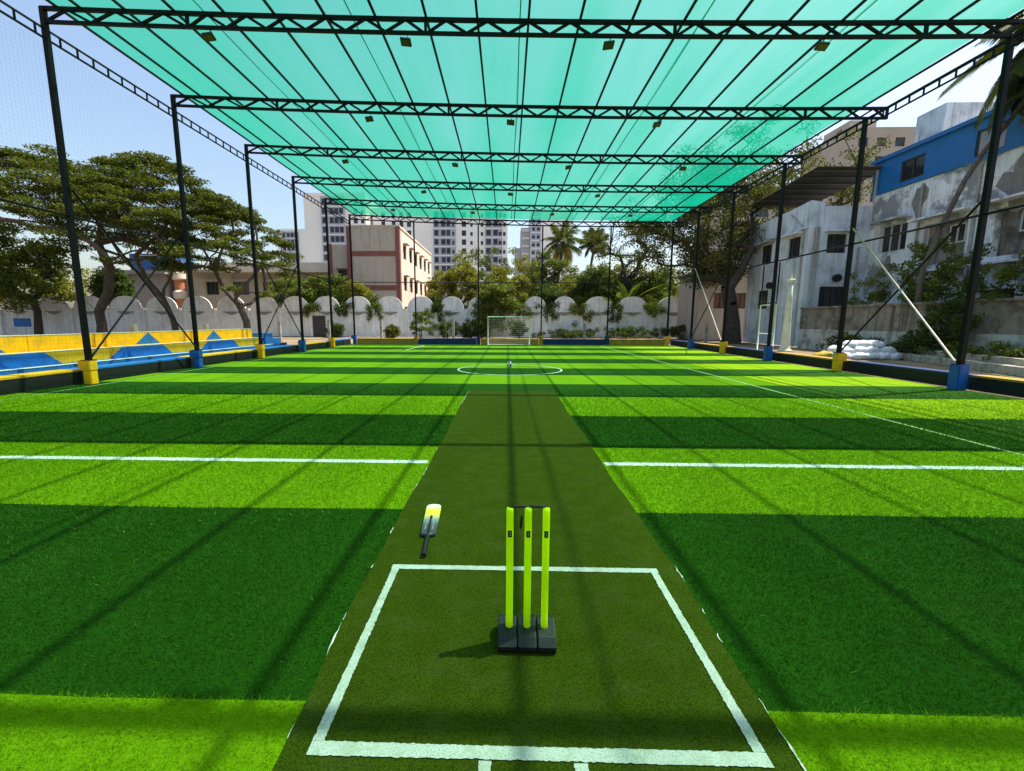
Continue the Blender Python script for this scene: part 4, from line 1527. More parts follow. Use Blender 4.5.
# plaster patches: rendered areas standing a little proud of the wall
for k, (y, z, w, h) in enumerate(((27.6, 8.7, 0.9, 1.9), (22.6, 8.3, 1.3, 2.4), (20.0, 6.6, 1.6, 3.0), (29.3, 5.2, 0.7, 0.9), (24.0, 3.9, 1.1, 0.8))):
    pts = []
    for a in np.linspace(0, 2 * math.pi, 15)[:-1]:
        rr = 1 + 0.28 * math.sin(3 * a + k) + 0.15 * rng.normal()
        pts.append((23.992, y + w / 2 * rr * math.cos(a), z + h / 2 * rr * math.sin(a)))
    mb = MB()
    mb.poly(pts)
    mb.build('plaster_patch', material('cement_patch', (0.22, 0.21, 0.20), 0.95, 0.15, 3, 0.4, 20), B, (24, y, z))
# flat blue upper storey
bh = [(29.06, 27.49, 9.98 + 0.1, 11.3), (24.7, 23.3, 10.05, 11.3), (20.2, 18.6, 10.05, 11.3)]
mb = MB()
facade(mb, (23.88, 31.1, 9.821), (0, -1, 0), (19.1, 1.98), [(31.1 - w[0], 31.1 - w[1], w[2] - 9.821, w[3] - 9.821) for w in bh], 0.16, 0, (1, 0, 0))
mb.poly([(23.88, 31.1, 9.821), (23.88, 31.1, 11.8), (34, 31.1, 11.8), (34, 31.1, 9.821)])
mb.build('cladding', M_bluemetal, B, (23.9, 22, 9.8))
box('gutter_band', B, (23.70, 12, 11.803), (24.2, 31.25, 12.02), M_bluemetal)
box('roof_slab', B, (24.21, 12, 11.803), (34, 31.1, 11.95), M_conc)
for k, w in enumerate(bh):
    window(B, (23.88, (w[0] + w[1]) / 2, (w[2] + w[3]) / 2), w[0] - w[1], w[3] - w[2], 'x', (1, 0, 0), M_frame_dark, M_glass if k == 0 else material('grey_shutter', (0.32, 0.31, 0.36), 0.6, 0.1), 1, 0.07, 0.08)
box('roof_room', B, (26.0, 29.0, 11.951), (29.6, 30.9, 14.6), M_blueish)


def block(name, label, loc, x0, x1, y0, y1, h, mat, front_holes, glass, frame=None, sidemat=None, side_holes=(), side='R', mull=1, roofmat=None, cat='building', depth=0.25):
    """box building; front faces the viewer (-Y); holes in metres from (x0, 0)"""
    t = thing(name, label, cat, (loc[0], loc[1], 0))
    mb = MB()
    facade(mb, (x0, y0, 0), (1, 0, 0), (x1 - x0, h), front_holes, depth, 0, (0, 1, 0))
    if side == 'R':
        facade(mb, (x1, y0, 0), (0, 1, 0), (y1 - y0, h), side_holes, depth, 1, (-1, 0, 0))
        mb.poly([(x0, y1, 0), (x0, y0, 0), (x0, y0, h), (x0, y1, h)], 1)
    else:
        facade(mb, (x0, y1, 0), (0, -1, 0), (y1 - y0, h), side_holes, depth, 1, (1, 0, 0))
        mb.poly([(x1, y0, 0), (x1, y1, 0), (x1, y1, h), (x1, y0, h)], 1)
    mb.poly([(x1, y1, 0), (x0, y1, 0), (x0, y1, h), (x1, y1, h)], 1)
    mb.poly([(x0, y0, h), (x1, y0, h), (x1, y1, h), (x0, y1, h)], 0)
    mb.build('wall', [mat, sidemat or mat], t, (loc[0], loc[1], 0))
    for a, b, c, d in front_holes:
        cx_, cz_ = x0 + (a + b) / 2, (c + d) / 2
        if frame:
            window(t, (cx_, y0, cz_), b - a, d - c, 'y', (0, 1, 0), frame, glass, mull, 0.08, depth * 0.7)
        else:
            link('window', box_mesh((b - a, 0.06, d - c), glass), t, (cx_, y0 + depth - 0.02, cz_))
    for a, b, c, d in side_holes:
        if side == 'R':
            cxx, inn, cyy = x1, (-1, 0, 0), y0 + (a + b) / 2
        else:
            cxx, inn, cyy = x0, (1, 0, 0), y1 - (a + b) / 2
        if frame:
            window(t, (cxx, cyy, (c + d) / 2), b - a, d - c, 'x', inn, frame, glass, mull, 0.08, depth * 0.7)
        else:
            link('window', box_mesh((0.06, b - a, d - c), glass), t, (cxx + inn[0] * (depth - 0.02), cyy, (c + d) / 2))
    return t


# pink-beige school block
M_cream = material('weathered_cream_plaster', (0.52, 0.43, 0.36), 0.85, 0.07, 0.6, 0.2, 8, stain=(0.30, 0.24, 0.20), stain_scale=0.6, stain_amt=0.35, streak=(0.18, 0.14, 0.12), streak_amt=0.35)
M_maroon = material('dull_maroon_paint', (0.24, 0.085, 0.07), 0.8, 0.12, 1.5, 0.2, 10)
M_peach_sun = material('sunlit_peach_plaster', (0.70, 0.55, 0.44), 0.85, 0.06, 0.6, 0.2, 8, stain=(0.5, 0.36, 0.28), stain_scale=0.7, stain_amt=0.3)  # side face lighter than the front: sunlight put into its colour
PX0, PX1, PY0, PY1, PH = -18.4, -12.35, 52.0, 73.5, 12.2
sh = []
for fl in range(3):
    for k in range(6):
        a = 1.9 + k * 3.3
        zz = 1.6 + fl * 3.7
        if zz + 1.5 < 11.8 - 0.0 * k:
            sh.append((a, a + 1.5, zz, zz + 1.6))
pb = block('cream_block', 'cream three-storey block with maroon bands beyond the boundary wall', (-15, 55), PX0, PX1, PY0, PY1, PH, M_cream, [], M_glass, M_frame_dark, M_peach_sun, sh, 'R', 1, depth=0.2)
for z0_, z1_, x0_, x1_ in ((9.05, 9.6, PX0, PX1), (5.2, 5.75, PX0, PX1)):
    box('band', pb, (x0_ + 0.003, PY0 - 0.06, z0_), (x1_ - 0.46, PY0 - 0.002, z1_), M_maroon)
box('corner_band', pb, (PX1 - 0.455, PY0 - 0.09, 0), (PX1 + 0.03, PY0 + 0.5, PH + 0.05), M_maroon)
box('corner_band', pb, (PX0 - 0.03, PY0 - 0.09, 0), (PX0 + 0.4, PY0 + 0.4, PH + 0.05), M_maroon)
box('parapet', pb, (PX0 - 0.1, PY0 - 0.14, PH + 0.052), (PX1 + 0.1, PY0 + 0.2, PH + 0.25), M_cream)
box('parapet', pb, (PX1 - 0.2, PY0 + 0.201, PH + 0.003), (PX1 + 0.1, PY1, PH + 0.2), M_peach_sun)
for fl in range(3):
    for k in range(6):
        a = PY0 + 1.9 + k * 3.3
        box('sunshade', pb, (PX1 + 0.002, a - 0.15, 3.32 + fl * 3.7), (PX1 + 0.5, a + 1.65, 3.4 + fl * 3.7), M_cream)
# lower wing to its left
wb = block('cream_wing', 'lower cream wing with maroon corner strip beside the three-storey block', (-19.5, 53), -20.7, -18.45, 52.6, 60, 10.4, M_cream, [(0.9, 2.0, 6.2, 7.6), (0.9, 2.0, 2.2, 3.6)], M_glass, M_frame_dark, None, (), 'R', 1)
box('corner_band', wb, (-20.75, 52.54, 0), (-20.4, 52.9, 10.5), M_maroon)
box('sunshade', wb, (-20.0, 52.1, 7.72), (-18.5, 52.598, 7.82), M_cream)
box('sunshade', wb, (-20.0, 52.1, 3.72), (-18.5, 52.598, 3.82), M_cream)

# low buildings at the left behind the trees
M_mauve = material('grey_mauve_plaster', (0.33, 0.29, 0.28), 0.9, 0.08, 0.6, 0.2, 8, streak=(0.15, 0.13, 0.12), streak_amt=0.4)
M_beige = material('dusty_beige_plaster', (0.42, 0.36, 0.27), 0.9, 0.08, 0.6, 0.2, 8, streak=(0.2, 0.16, 0.12), streak_amt=0.4)
M_roofpale = material('pale_roof_slab', (0.72, 0.62, 0.50), 0.85, 0.08, 0.8)
M_tank = material('blue_tarpaulin', (0.02, 0.09, 0.24), 0.6, 0.2, 2, 0.3, 4)
b1 = block('mauve_house', 'flat-roofed grey mauve house behind the trees at left', (-47, 57), -50.8, -43.0, 56, 66, 7.4, M_mauve, [(1.2, 2.6, 3.8, 5.2)], M_glass, M_frame_dark)
box('roof_slab', b1, (-51.3, 55.3, 7.402), (-42.6, 66.3, 7.85), M_mauve)
tag(box('roof_tank', None, (-48.3, 57.0, 7.852), (-42.8, 61, 10.1), M_tank, 0.06), 'blue tarpaulin-covered tank on the flat roof behind the trees', 'tank')
b3 = thing('balcony_tower', 'narrow house end with rounded orange and cream balconies behind the trees', 'building', (-41.8, 56.5, 0))
M_orange = material('orange_terracotta_paint', (0.55, 0.2, 0.09), 0.8, 0.15, 2)
for k in range(3):
    mb = MB()
    z = 2.0 + k * 2.35
    mb.lathe([(0.65, z), (0.78, z + 0.2), (0.78, z + 0.9), (0.68, z + 1.0), (0.5, z + 1.15)], (-41.8, 56.6, 0), 16)
    mb.build('balcony', M_roofpale, b3, (-41.8, 56.6, z))
    mb = MB()
    mb.lathe([(0.55, z + 1.16), (0.55, z + 2.34)], (-41.8, 56.6, 0), 16)
    mb.build('shaft', M_orange, b3, (-41.8, 56.6, z + 1))
box('wall', b3, (-42.9, 57.0, 0), (-40.8, 62, 8.6), M_mauve)
b2 = block('beige_hall', 'long beige hall with pale roof edge behind the trees', (-31, 57), -39.8, -21.2, 56.2, 68, 7.6, M_beige,
           [(1.7, 3.3, 4.9, 6.5), (5.2, 7.2, 4.9, 6.5), (9.0, 10.8, 4.9, 6.5), (12.6, 14.4, 4.9, 6.5)], M_glass, M_frame_dark, None, (), 'R', 2)
box('roof_slab', b2, (-40.2, 55.5, 7.602), (-35.6, 68.4, 7.9), M_beige)
box('roof_slab', b2, (-35.59, 55.3, 7.602), (-20.9, 68.4, 8.75), M_roofpale)
for a, c in ((-38.4, -36.2), (-34.9, -32.3), (-31.1, -28.7), (-27.5, -25.1)):
    box('sunshade', b2, (a, 55.6, 6.62), (c, 56.198, 6.72), M_beige)
tag(box('roof_tank', None, (-38.7, 58, 7.902), (-37.4, 59.3, 9.0), M_black, 0.1), 'small black water tank on the beige hall roof', 'tank')

# apartment towers far behind
M_tw = material('tower_white_plaster', (0.84, 0.83, 0.82), 0.85, 0.04, 0.1)
M_tw2 = material('tower_blue_grey', (0.36, 0.39, 0.47), 0.85, 0.06, 0.1)  # blue-grey colour of the window bays and stair wings
M_tside = material('tower_side_plaster', (0.55, 0.52, 0.47), 0.85, 0.04, 0.1)
M_tglass = material('far_window_glass', (0.04, 0.045, 0.06), 0.3, 0.5, 0.35)


def tower(name, label, x0, x1, y0, depth_, h, cols, bays, zmin, fl=3.15):
    holes = []
    nfl = int(h / fl)
    for k in range(nfl):
        z = k * fl + 0.7
        if z < zmin or z + 1.6 > h:
            continue
        for a, b in cols:
            hh = 1.95 if b - a > 1.25 else 1.35
            holes.append((a, b, z, z + hh))
    t = block(name, label, ((x0 + x1) / 2, y0), x0, x1, y0, y0 + depth_, h, M_tw, [q for q in holes if not any(a - 0.01 <= q[0] and q[1] <= b + 0.01 for a, b in bays)], M_tglass, None, M_tside)
    for a, b in bays:
        mb = MB()
        hs = [(q[0] - a, q[1] - a, q[2], q[3]) for q in holes if a - 0.01 <= q[0] and q[1] <= b + 0.01]
        facade(mb, (x0 + a, y0 - 0.6, 0), (1, 0, 0), (b - a, h - 0.4), hs, 0.3, 0, (0, 1, 0))
        mb.poly([(x0 + a, y0, 0), (x0 + a, y0 - 0.6, 0), (x0 + a, y0 - 0.6, h - 0.4), (x0 + a, y0, h - 0.4)])
        mb.poly([(x0 + b, y0 - 0.6, 0), (x0 + b, y0, 0), (x0 + b, y0, h - 0.4), (x0 + b, y0 - 0.6, h - 0.4)])
        mb.build('bay', M_tw2, t, (x0 + a, y0 - 0.6, 0))
        for q in hs:
            link('window', box_mesh((q[1] - q[0], 0.06, q[3] - q[2]), M_tglass), t, (x0 + a + (q[0] + q[1]) / 2, y0 - 0.34, (q[2] + q[3]) / 2))
        k = 1
        while k * fl < h - 1:                       # thin floor slabs crossing the bay
            if k * fl > zmin:
                box('floor_band', t, (x0 + a, y0 - 0.68, k * fl - 0.1), (x0 + b, y0 - 0.602, k * fl + 0.15), M_tw)
            k += 1
    box('parapet', t, (x0 - 0.15, y0 - 0.2, h + 0.002), (x1 + 0.15, y0 + 0.3, h + 1.0), M_tw)
    return t


tower('apartment_tower', 'tall white apartment tower with grey window bay behind the left trees', -71.3, -49.5, 160, 18, 44.6,
      [(6.6, 8.4), (9.2, 10.6), (10.8, 12.4), (12.6, 14.0), (17.4, 18.9), (20.0, 21.2)], [(6.2, 14.4)], 20)
tower('apartment_tower', 'broad white apartment tower with grey bays seen above the cream block', -49.0, 0.0, 166, 16, 41.0,
      [(3.2, 4.6), (7.0, 8.4), (9.8, 11.2), (12.5, 14.0), (22.5, 24.0), (25.0, 26.6), (26.9, 28.3), (29.0, 29.8), (32.4, 34.0), (35.5, 36.4), (39.3, 40.2), (41.3, 43.0), (43.9, 45.5), (45.8, 46.9), (47.4, 48.3)],
      [(22.2, 30.2), (41.0, 47.1)], 14)
tower('apartment_tower', 'pale blue-grey apartment tower, small and farthest at left', -112, -98, 220, 16, 44.5, [(3.0, 4.4), (5.2, 6.6), (7.0, 8.6), (8.9, 10.4)], [(2.8, 10.7)], 22)
tt = tower('apartment_tower', 'grey apartment tower with stepped balconies behind the coconut palm', 9.5, 27.0, 190, 20, 46.0, [(0.6, 1.8), (2.6, 3.8)], [(0.3, 4.2)], 20)
box('stair_wing', tt, (5.6, 191, 0), (9.45, 203, 40), M_tw2)
box('stair_wing', tt, (3.2, 192, 0), (5.55, 203, 32), M_tw2)
for k in range(10):
    box('balcony', tt, (6.0, 190.2, 10 + k * 3.15), (9.0, 190.99, 11.0 + k * 3.15), M_tside)
# tan blocks at right behind the tree and house
M_tan = material('tan_brick_block', (0.42, 0.37, 0.32), 0.9, 0.08, 0.3)
M_brown = material('brown_balcony_paint', (0.20, 0.10, 0.07), 0.9, 0.1, 0.5)
tb = block('tan_apartment', 'tan apartment block with brown balconies behind the dark tree', (40, 70), 33, 46, 70, 82, 21.5, M_tan,
           [(1.0 + 3.0 * i, 2.8 + 3.0 * i, 3.2 * k + 1.2, 3.2 * k + 2.7) for i in range(4) for k in range(2, 6)], M_glass, M_frame_dark, None, (), 'L', 1)
for k in range(2, 6):
    box('balcony', tb, (33.2, 69.2, 3.2 * k - 0.1), (45.8, 69.998, 3.2 * k + 0.85), M_roofpale if k % 2 else M_brown)
tc = block('tan_tower', 'distant tan tower rising above the blue-topped building', (70, 90), 64.0, 76.0, 90, 104, 37.6, M_tan,
           [(1.5 + 3.4 * i, 3.3 + 3.4 * i, 3.3 * k + 1.2, 3.3 * k + 2.8) for i in range(3) for k in range(5, 11)], M_tglass, None, None, (), 'L', 1)
box('roof_room', tc, (65, 92, 37.602), (70, 99, 39.6), M_tan)
sb = block('outhouse', 'small cream outhouse with brown shutters behind the dark tree trunk', (20.5, 42.5), 17.5, 23.2, 42, 46.4, 6.0, M_cream, [(1.6, 2.9, 2.9, 4.3), (3.6, 4.6, 2.9, 4.3)], M_brown, M_frame_dark)
box('roof_slab', sb, (17.1, 41.4, 6.002), (23.6, 46.7, 6.2), M_conc)

# ------------------------------------------------------------------ trees and plants
def grow(trunk_paths, terms, r0, seed, step=0.9, rmin=0.02, jit=0.12, up_bias=0.15):
    """branches: every terminal joins the nearest suitable node; radii by the pipe model. Returns tube mesh arrays."""
    r_ = np.random.default_rng(seed)
    pos, par = [], []
    for path in trunk_paths:
        prev = -1
        path = [np.array(p, float) for p in path]
        if pos:
            d = [np.linalg.norm(q - path[0]) for q in pos]
            j = int(np.argmin(d))
            if d[j] < 0.6:
                prev = j
                path = path[1:]
        for p in path:
            pos.append(p)
            par.append(prev)
            prev = len(pos) - 1
    root = pos[0]
    ntrunk = len(pos)
    terms = sorted([np.array(t, float) for t in terms], key=lambda t: np.linalg.norm(t - pos[min(2, ntrunk - 1)]))
    tips = []
    for t in terms:
        P = np.array(pos)
        d = np.linalg.norm(P - t, axis=1)
        hd = np.hypot(P[:, 0] - root[0], P[:, 1] - root[1])
        ht = math.hypot(t[0] - root[0], t[1] - root[1])
        cost = d + 1.5 * np.maximum(0, P[:, 2] - t[2] + 0.1) + 0.8 * np.maximum(0, hd - ht)
        cost[0] += 50
        j = int(np.argmin(cost))
        a = pos[j]
        n = max(1, int(d[j] / step))
        prev = j
        for k in range(1, n + 1):
            s = k / n
            p = a + (t - a) * s
            p = p + np.array([0, 0, up_bias * d[j] * math.sin(math.pi * s) * (0.5 - 0.2 * s)])
            if k < n:
                p = p + r_.normal(0, jit, 3) * min(1.0, d[j] * 0.5)
            pos.append(p)
            par.append(prev)
            prev = len(pos) - 1
        tips.append(prev)
    N = len(pos)
    cnt = np.zeros(N)
    for q in tips:
        cnt[q] = 1
    for i in range(N - 1, 0, -1):
        if par[i] >= 0:
            cnt[par[i]] += cnt[i]
    tot = max(1, cnt[0])
    rad = np.maximum(rmin, r0 * (np.maximum(cnt, 0.3) / tot) ** 0.54)
    rad[0] = r0 * 1.25
    mb = MB()
    for i in range(N):
        if par[i] < 0:
            continue
        a, b = pos[par[i]], pos[i]
        if np.linalg.norm(b - a) < 1e-3:
            continue
        ra = min(rad[par[i]], rad[i] * 1.35)
        ext = (b - a) / np.linalg.norm(b - a) * rad[i] * 0.4
        mb.tube([a, b + ext], [ra, rad[i]], 7 if rad[i] > 0.08 else 4, cap=False)
    return mb, [pos[q] for q in tips], pos


def leaves(centers, n, spread, size, seed, flat=0.5, droop=0.0):
    """n leaf-sized faces round every centre"""
    r_ = np.random.default_rng(seed)
    Cn = np.repeat(np.array(centers, float), n, axis=0)
    m = len(Cn)
    g_ = r_.normal(0, 1, (m, 3))
    g_ /= np.linalg.norm(g_, axis=1)[:, None]
    g_ *= (r_.random(m) ** 0.45)[:, None]
    Cn = Cn + g_ * np.array(spread)
    # leaf plane
    nrm = r_.normal(0, 1, (m, 3)) * np.array([1, 1, 0.6]) + np.array([0, 0, flat * 2])
    nrm /= np.linalg.norm(nrm, axis=1)[:, None]
    t_ = np.cross(nrm, r_.normal(0, 1, (m, 3)))
    t_ /= np.linalg.norm(t_, axis=1)[:, None] + 1e-9
    b_ = np.cross(nrm, t_)
    s = size * (0.55 + 0.9 * r_.random(m))[:, None]
    w = s * 0.55
    P = np.stack([Cn - t_ * s * 0.5, Cn + b_ * w * 0.5 + nrm * s * 0.08, Cn + t_ * s * 0.5 - np.array([0, 0, droop]) * s, Cn - b_ * w * 0.5 + nrm * s * 0.08], 1)
    return P.reshape(-1, 3)


def crown_obj(tree, P, mat):
    F_ = np.arange(len(P), dtype=np.int32).reshape(-1, 4)
    w = WPOS[tree.name]
    return link('crown', mesh_np('crown', P - np.array(w), F_, mat), tree, w)


def dome_terms(c, R, Ht, He, n, seed, thick=1.6, low=0.15, sq=(1, 1)):
    r_ = np.random.default_rng(seed)
    out = []
    while len(out) < n:
        x, y = r_.uniform(-1, 1, 2)
        q = math.hypot(x, y)
        if q > 1:
            continue
        lump = 0.8 * math.sin(3.1 * x * R / 4 + seed) * math.sin(2.7 * y * R / 4 + 2 * seed)
        z = He + (Ht - He) * (1 - q ** 2.2) - r_.random() ** 1.5 * thick + lump * 0.6
        if r_.random() < low:
            z -= r_.uniform(1.2, 3.6)
        out.append((c[0] + x * R * sq[0], c[1] + y * R * sq[1], z))
    return out


def ball_terms(c, rad, n, seed, hollow=0.35):
    r_ = np.random.default_rng(seed)
    out = []
    while len(out) < n:
        p = r_.normal(0, 1, 3)
        p /= np.linalg.norm(p)
        k = hollow + (1 - hollow) * r_.random() ** 0.6
        lump = 1 + 0.22 * math.sin(3 * p[0] + seed) + 0.18 * math.sin(4 * p[2] + 2 * seed + 3 * p[1])
        out.append(tuple(np.array(c) + p * k * np.array(rad) * lump))
    return out


def make_tree(name, label, base, trunks, terms, r0, seed, leafmat, bark, nleaf, spread, size, group, flat=0.5, **kw):
    t = thing(name, label, 'tree', base, group)
    mb, tips, nodes = grow(trunks, terms, r0, seed, **kw)
    mb.build('trunk', bark, t, base, smooth=True)
    crown_obj(t, leaves(tips, nleaf, spread, size, seed + 1, flat), leafmat)
    return t


# spreading rain trees at the left, standing before the white wall
G1 = 'rain trees at the left'
make_tree('rain_tree', 'wide umbrella-crowned tree with forked trunk behind the front left column', (-37.3, 40, 0),
          [[(-37.3, 40, -0.06), (-37.2, 40, 1.2), (-37.3, 40, 2.4)], [(-37.3, 40, 2.4), (-38.6, 39.9, 3.6), (-40.6, 39.7, 5.0), (-42.5, 39.6, 7.4), (-44, 39.5, 9.5)], [(-37.3, 40, 2.4), (-36.3, 40.1, 4.2), (-36.0, 40.2, 6.4), (-37.0, 40.4, 8.6), (-36.5, 40.5, 10.5)]],
          dome_terms((-41.5, 40.5), 12.5, 16.0, 9.8, 330, 3, 1.2, 0.16, (1, 0.7)), 0.38, 11, M_leaf_rain, M_bark, 240, (1.25, 1.25, 0.28), 0.22, G1, flat=0.8, up_bias=0.05)
make_tree('rain_tree', 'umbrella-crowned tree with thin leaning trunk left of the blue foot block', (-30.2, 40, 0),
          [[(-30.2, 40, -0.06), (-30.5, 40, 1.8), (-31.2, 40, 3.6), (-32.6, 40, 5.4), (-33.4, 40.1, 7.4), (-33.2, 40.2, 9.6)], [(-32.6, 40, 5.4), (-34.6, 40.2, 7.0), (-36.0, 40.3, 9.4)], [(-33.4, 40.1, 7.4), (-31.2, 40.2, 9.2), (-29.6, 40.3, 11.0)]],
          dome_terms((-32.2, 41), 7.6, 16.0, 10.2, 185, 5, 1.3, 0.24, (1, 0.8)), 0.24, 13, M_leaf_rain, M_bark, 240, (1.15, 1.15, 0.28), 0.22, G1, flat=0.8, up_bias=0.05)
make_tree('rain_tree', 'smaller umbrella-crowned tree with mossy bent trunk before the beige hall', (-23.6, 40, 0),
          [[(-23.6, 40, -0.06), (-23.7, 40, 1.6), (-24.2, 40, 3.0), (-25.6, 40, 4.6), (-26.2, 40, 6.2)], [(-26.2, 40, 6.2), (-27.2, 40, 8.2)], [(-26.2, 40, 6.2), (-25.4, 40.2, 8.2), (-24.4, 40.3, 9.6)]],
          dome_terms((-24.8, 40.5), 5.6, 12.2, 7.0, 110, 8, 1.4, 0.22, (1, 0.9)), 0.28, 15, M_leaf_rain, M_bark, 240, (1.0, 1.0, 0.28), 0.21, G1, flat=0.8, up_bias=0.05)
for i, (x, y, z, rx, rz, mt, lb) in enumerate(((-47.8, 44.2, 7.2, 4.6, 3.6, M_leaf_mid, 'dense green bushy tree before the wall at the far left edge'),
                                              (-58, 54, 6.0, 6.0, 4.0, M_leaf_yel, 'yellow-green bushy tree over the wall at the far left edge'),
                                              (-53.2, 43.5, 5.4, 3.2, 2.4, M_leaf_yel, 'lower yellow-green bushy tree at the left picture edge'),
                                              (-44.6, 49.6, 5.0, 1.8, 1.8, M_leaf_dark, 'small dark bushy tree over the wall behind the forked trunk'))):
    make_tree('bushy_tree', lb, (x, y, 0), [[(x, y, -0.06), (x + 0.2, y, z * 0.35), (x, y, z * 0.6)]], ball_terms((x, y, z), (rx, rx * 0.8, rz), 95, 40 + i), 0.3, 60 + i,
              mt, M_bark_dark, 110, (0.95, 0.95, 0.6), 0.30, 'bushy trees beyond the left wall')

# leafy growth over and beyond the middle of the wall
mid = [  # x, y, z centre, rx, rz, material, label
    (-23.0, 49.0, 4.6, 2.3, 2.2, M_leaf_mid, 'leafy tree hanging over the wall left of the cream block'),
    (-19.6, 48.9, 4.9, 1.7, 1.9, M_leaf_mid, 'thin leafy tree hanging over the wall below the cream wing'),
    (-16.9, 49.2, 4.2, 1.5, 1.5, M_leaf_yel, 'small yellow-green shrub over the wall below the cream block'),
    (-5.6, 55, 5.8, 3.0, 3.2, M_leaf_yel, 'yellow-green tree just right of the cream block'),
    (-2.3, 58, 6.2, 3.4, 3.6, M_leaf_mid, 'rounded green tree behind the left side of the goal'),
    (2.2, 60, 6.5, 3.5, 3.9, M_leaf_yel, 'bright yellow-green tree behind the right side of the goal'),
    (5.6, 56, 6.6, 2.6, 3.9, M_leaf_mid, 'taller green tree left of the coconut palm'),
    (9.8, 57, 5.9, 3.2, 3.0, M_leaf_mid, 'green tree under the coconut palm'),
    (14.6, 60, 5.6, 3.6, 3.2, M_leaf_yel, 'green tree right of the slender palm'),
    (19.0, 56, 4.9, 3.4, 2.6, M_leaf_yel, 'low bright green tree beyond the right end of the wall'),
    (-8.0, 57, 4.6, 2.6, 2.4, M_leaf_yel, 'low yellow-green tree against the cream block corner'),
    (0.2, 54, 5.0, 2.8, 2.6, M_leaf_yel, 'middle yellow-green tree directly behind the goal'),
    (7.6, 53, 4.6, 2.6, 2.2, M_leaf_yel, 'low yellow-green tree below the coconut palm trunk'),
    (12.2, 54, 5.2, 2.6, 2.6, M_leaf_mid, 'mid green tree below the slender palm'),
    (16.4, 51.5, 5.0, 2.6, 2.4, M_leaf_mid, 'mid green tree over the wall beside the banana plants'),
    (9.0, 49.2, 5.0, 2.4, 2.0, M_leaf_dark, 'dark shrub spilling over the wall top below the palm'),
    (4.6, 49.0, 4.1, 1.9, 1.2, M_leaf_dark, 'dark creeper mass over the wall right of the goal'),
]
for i, (x, y, z, rx, rz, mt, lb) in enumerate(mid):
    make_tree('leafy_tree', lb, (x, y, 0), [[(x, y, -0.06), (x + 0.15, y, z * 0.3), (x - 0.1, y, z * 0.6)]], ball_terms((x, y, z), (rx, rx * 0.8, rz), 80, 80 + i), 0.2, 120 + i,
              mt, M_bark_dark, 130, (0.72, 0.72, 0.52), 0.23, 'leafy trees beyond the middle of the wall')
make_tree('leafy_tree', 'big untidy shrub in front of the white wall left of the goal', (-1.9, 45.6, 0), [[(-1.9, 45.6, -0.06), (-1.7, 45.6, 1.5), (-1.4, 45.7, 3)]],
          ball_terms((-1.2, 45.6, 3.4), (2.7, 1.0, 2.3), 100, 171) + ball_terms((-2.4, 45.4, 1.4), (1.2, 0.8, 1.2), 25, 172), 0.14, 173, M_leaf_mid, M_bark_dark, 90, (0.6, 0.5, 0.45), 0.22, 'leafy trees beyond the middle of the wall')


def shrub(label, x, y, rx, h, mt, seed, n=40, nl=70, sz=0.16, ry=None, group='low shrubs', sp=0.32):
    t = thing('shrub', label, 'shrub', (x, y, -0.06), group)
    mb, tips, _ = grow([[(x, y, -0.06), (x, y, h * 0.3)]], ball_terms((x, y, h * 0.52), (rx, ry or rx * 0.7, h * 0.5), n, seed), 0.05, seed, step=0.4, rmin=0.008)
    mb.build('stem', M_bark_dark, t, (x, y, -0.06))
    P = leaves(tips, nl, (sp, sp, sp * 0.8), sz, seed + 5, 0.4)
    P[:, 2] = np.maximum(P[:, 2], 0.0)
    F_ = np.arange(len(P), dtype=np.int32).reshape(-1, 4)
    link('foliage', mesh_np('foliage', P - np.array([x, y, -0.06]), F_, mt), t, (x, y, -0.06))


shrub('round green shrub before the white wall, left of the thin far column', -8.6, 44.5, 1.5, 3.0, M_leaf_mid, 201)
shrub('low dark shrub right of the round one before the white wall', -6.0, 44.8, 1.6, 1.7, M_leaf_dark, 202)
shrub('low dark shrub at the foot of the big untidy shrub', -3.7, 44.8, 1.2, 1.5, M_leaf_dark, 203)
shrub('small reddish-green weed clump by a concrete stub', -10.9, 42.0, 0.7, 1.3, M_leaf_olive, 204)
shrub('dark weed clump behind the goal net', 1.2, 42.5, 0.8, 1.9, M_leaf_dark, 205)
shrub('long low weed patch along the wall right of the goal', 6.2, 45.6, 2.8, 0.8, M_leaf_dark, 206, 50)
shrub('long low weed patch along the wall at its right end', 12.6, 45.6, 3.2, 1.1, M_leaf_dark, 207, 60)
shrub('weed patch at the right corner of the white wall', 17.2, 44.6, 2.0, 1.2, M_leaf_olive, 208, 40)
shrub('small dark weed clump at the foot of the wall by the doorway', -17.6, 45.4, 0.9, 1.8, M_leaf_dark, 209)
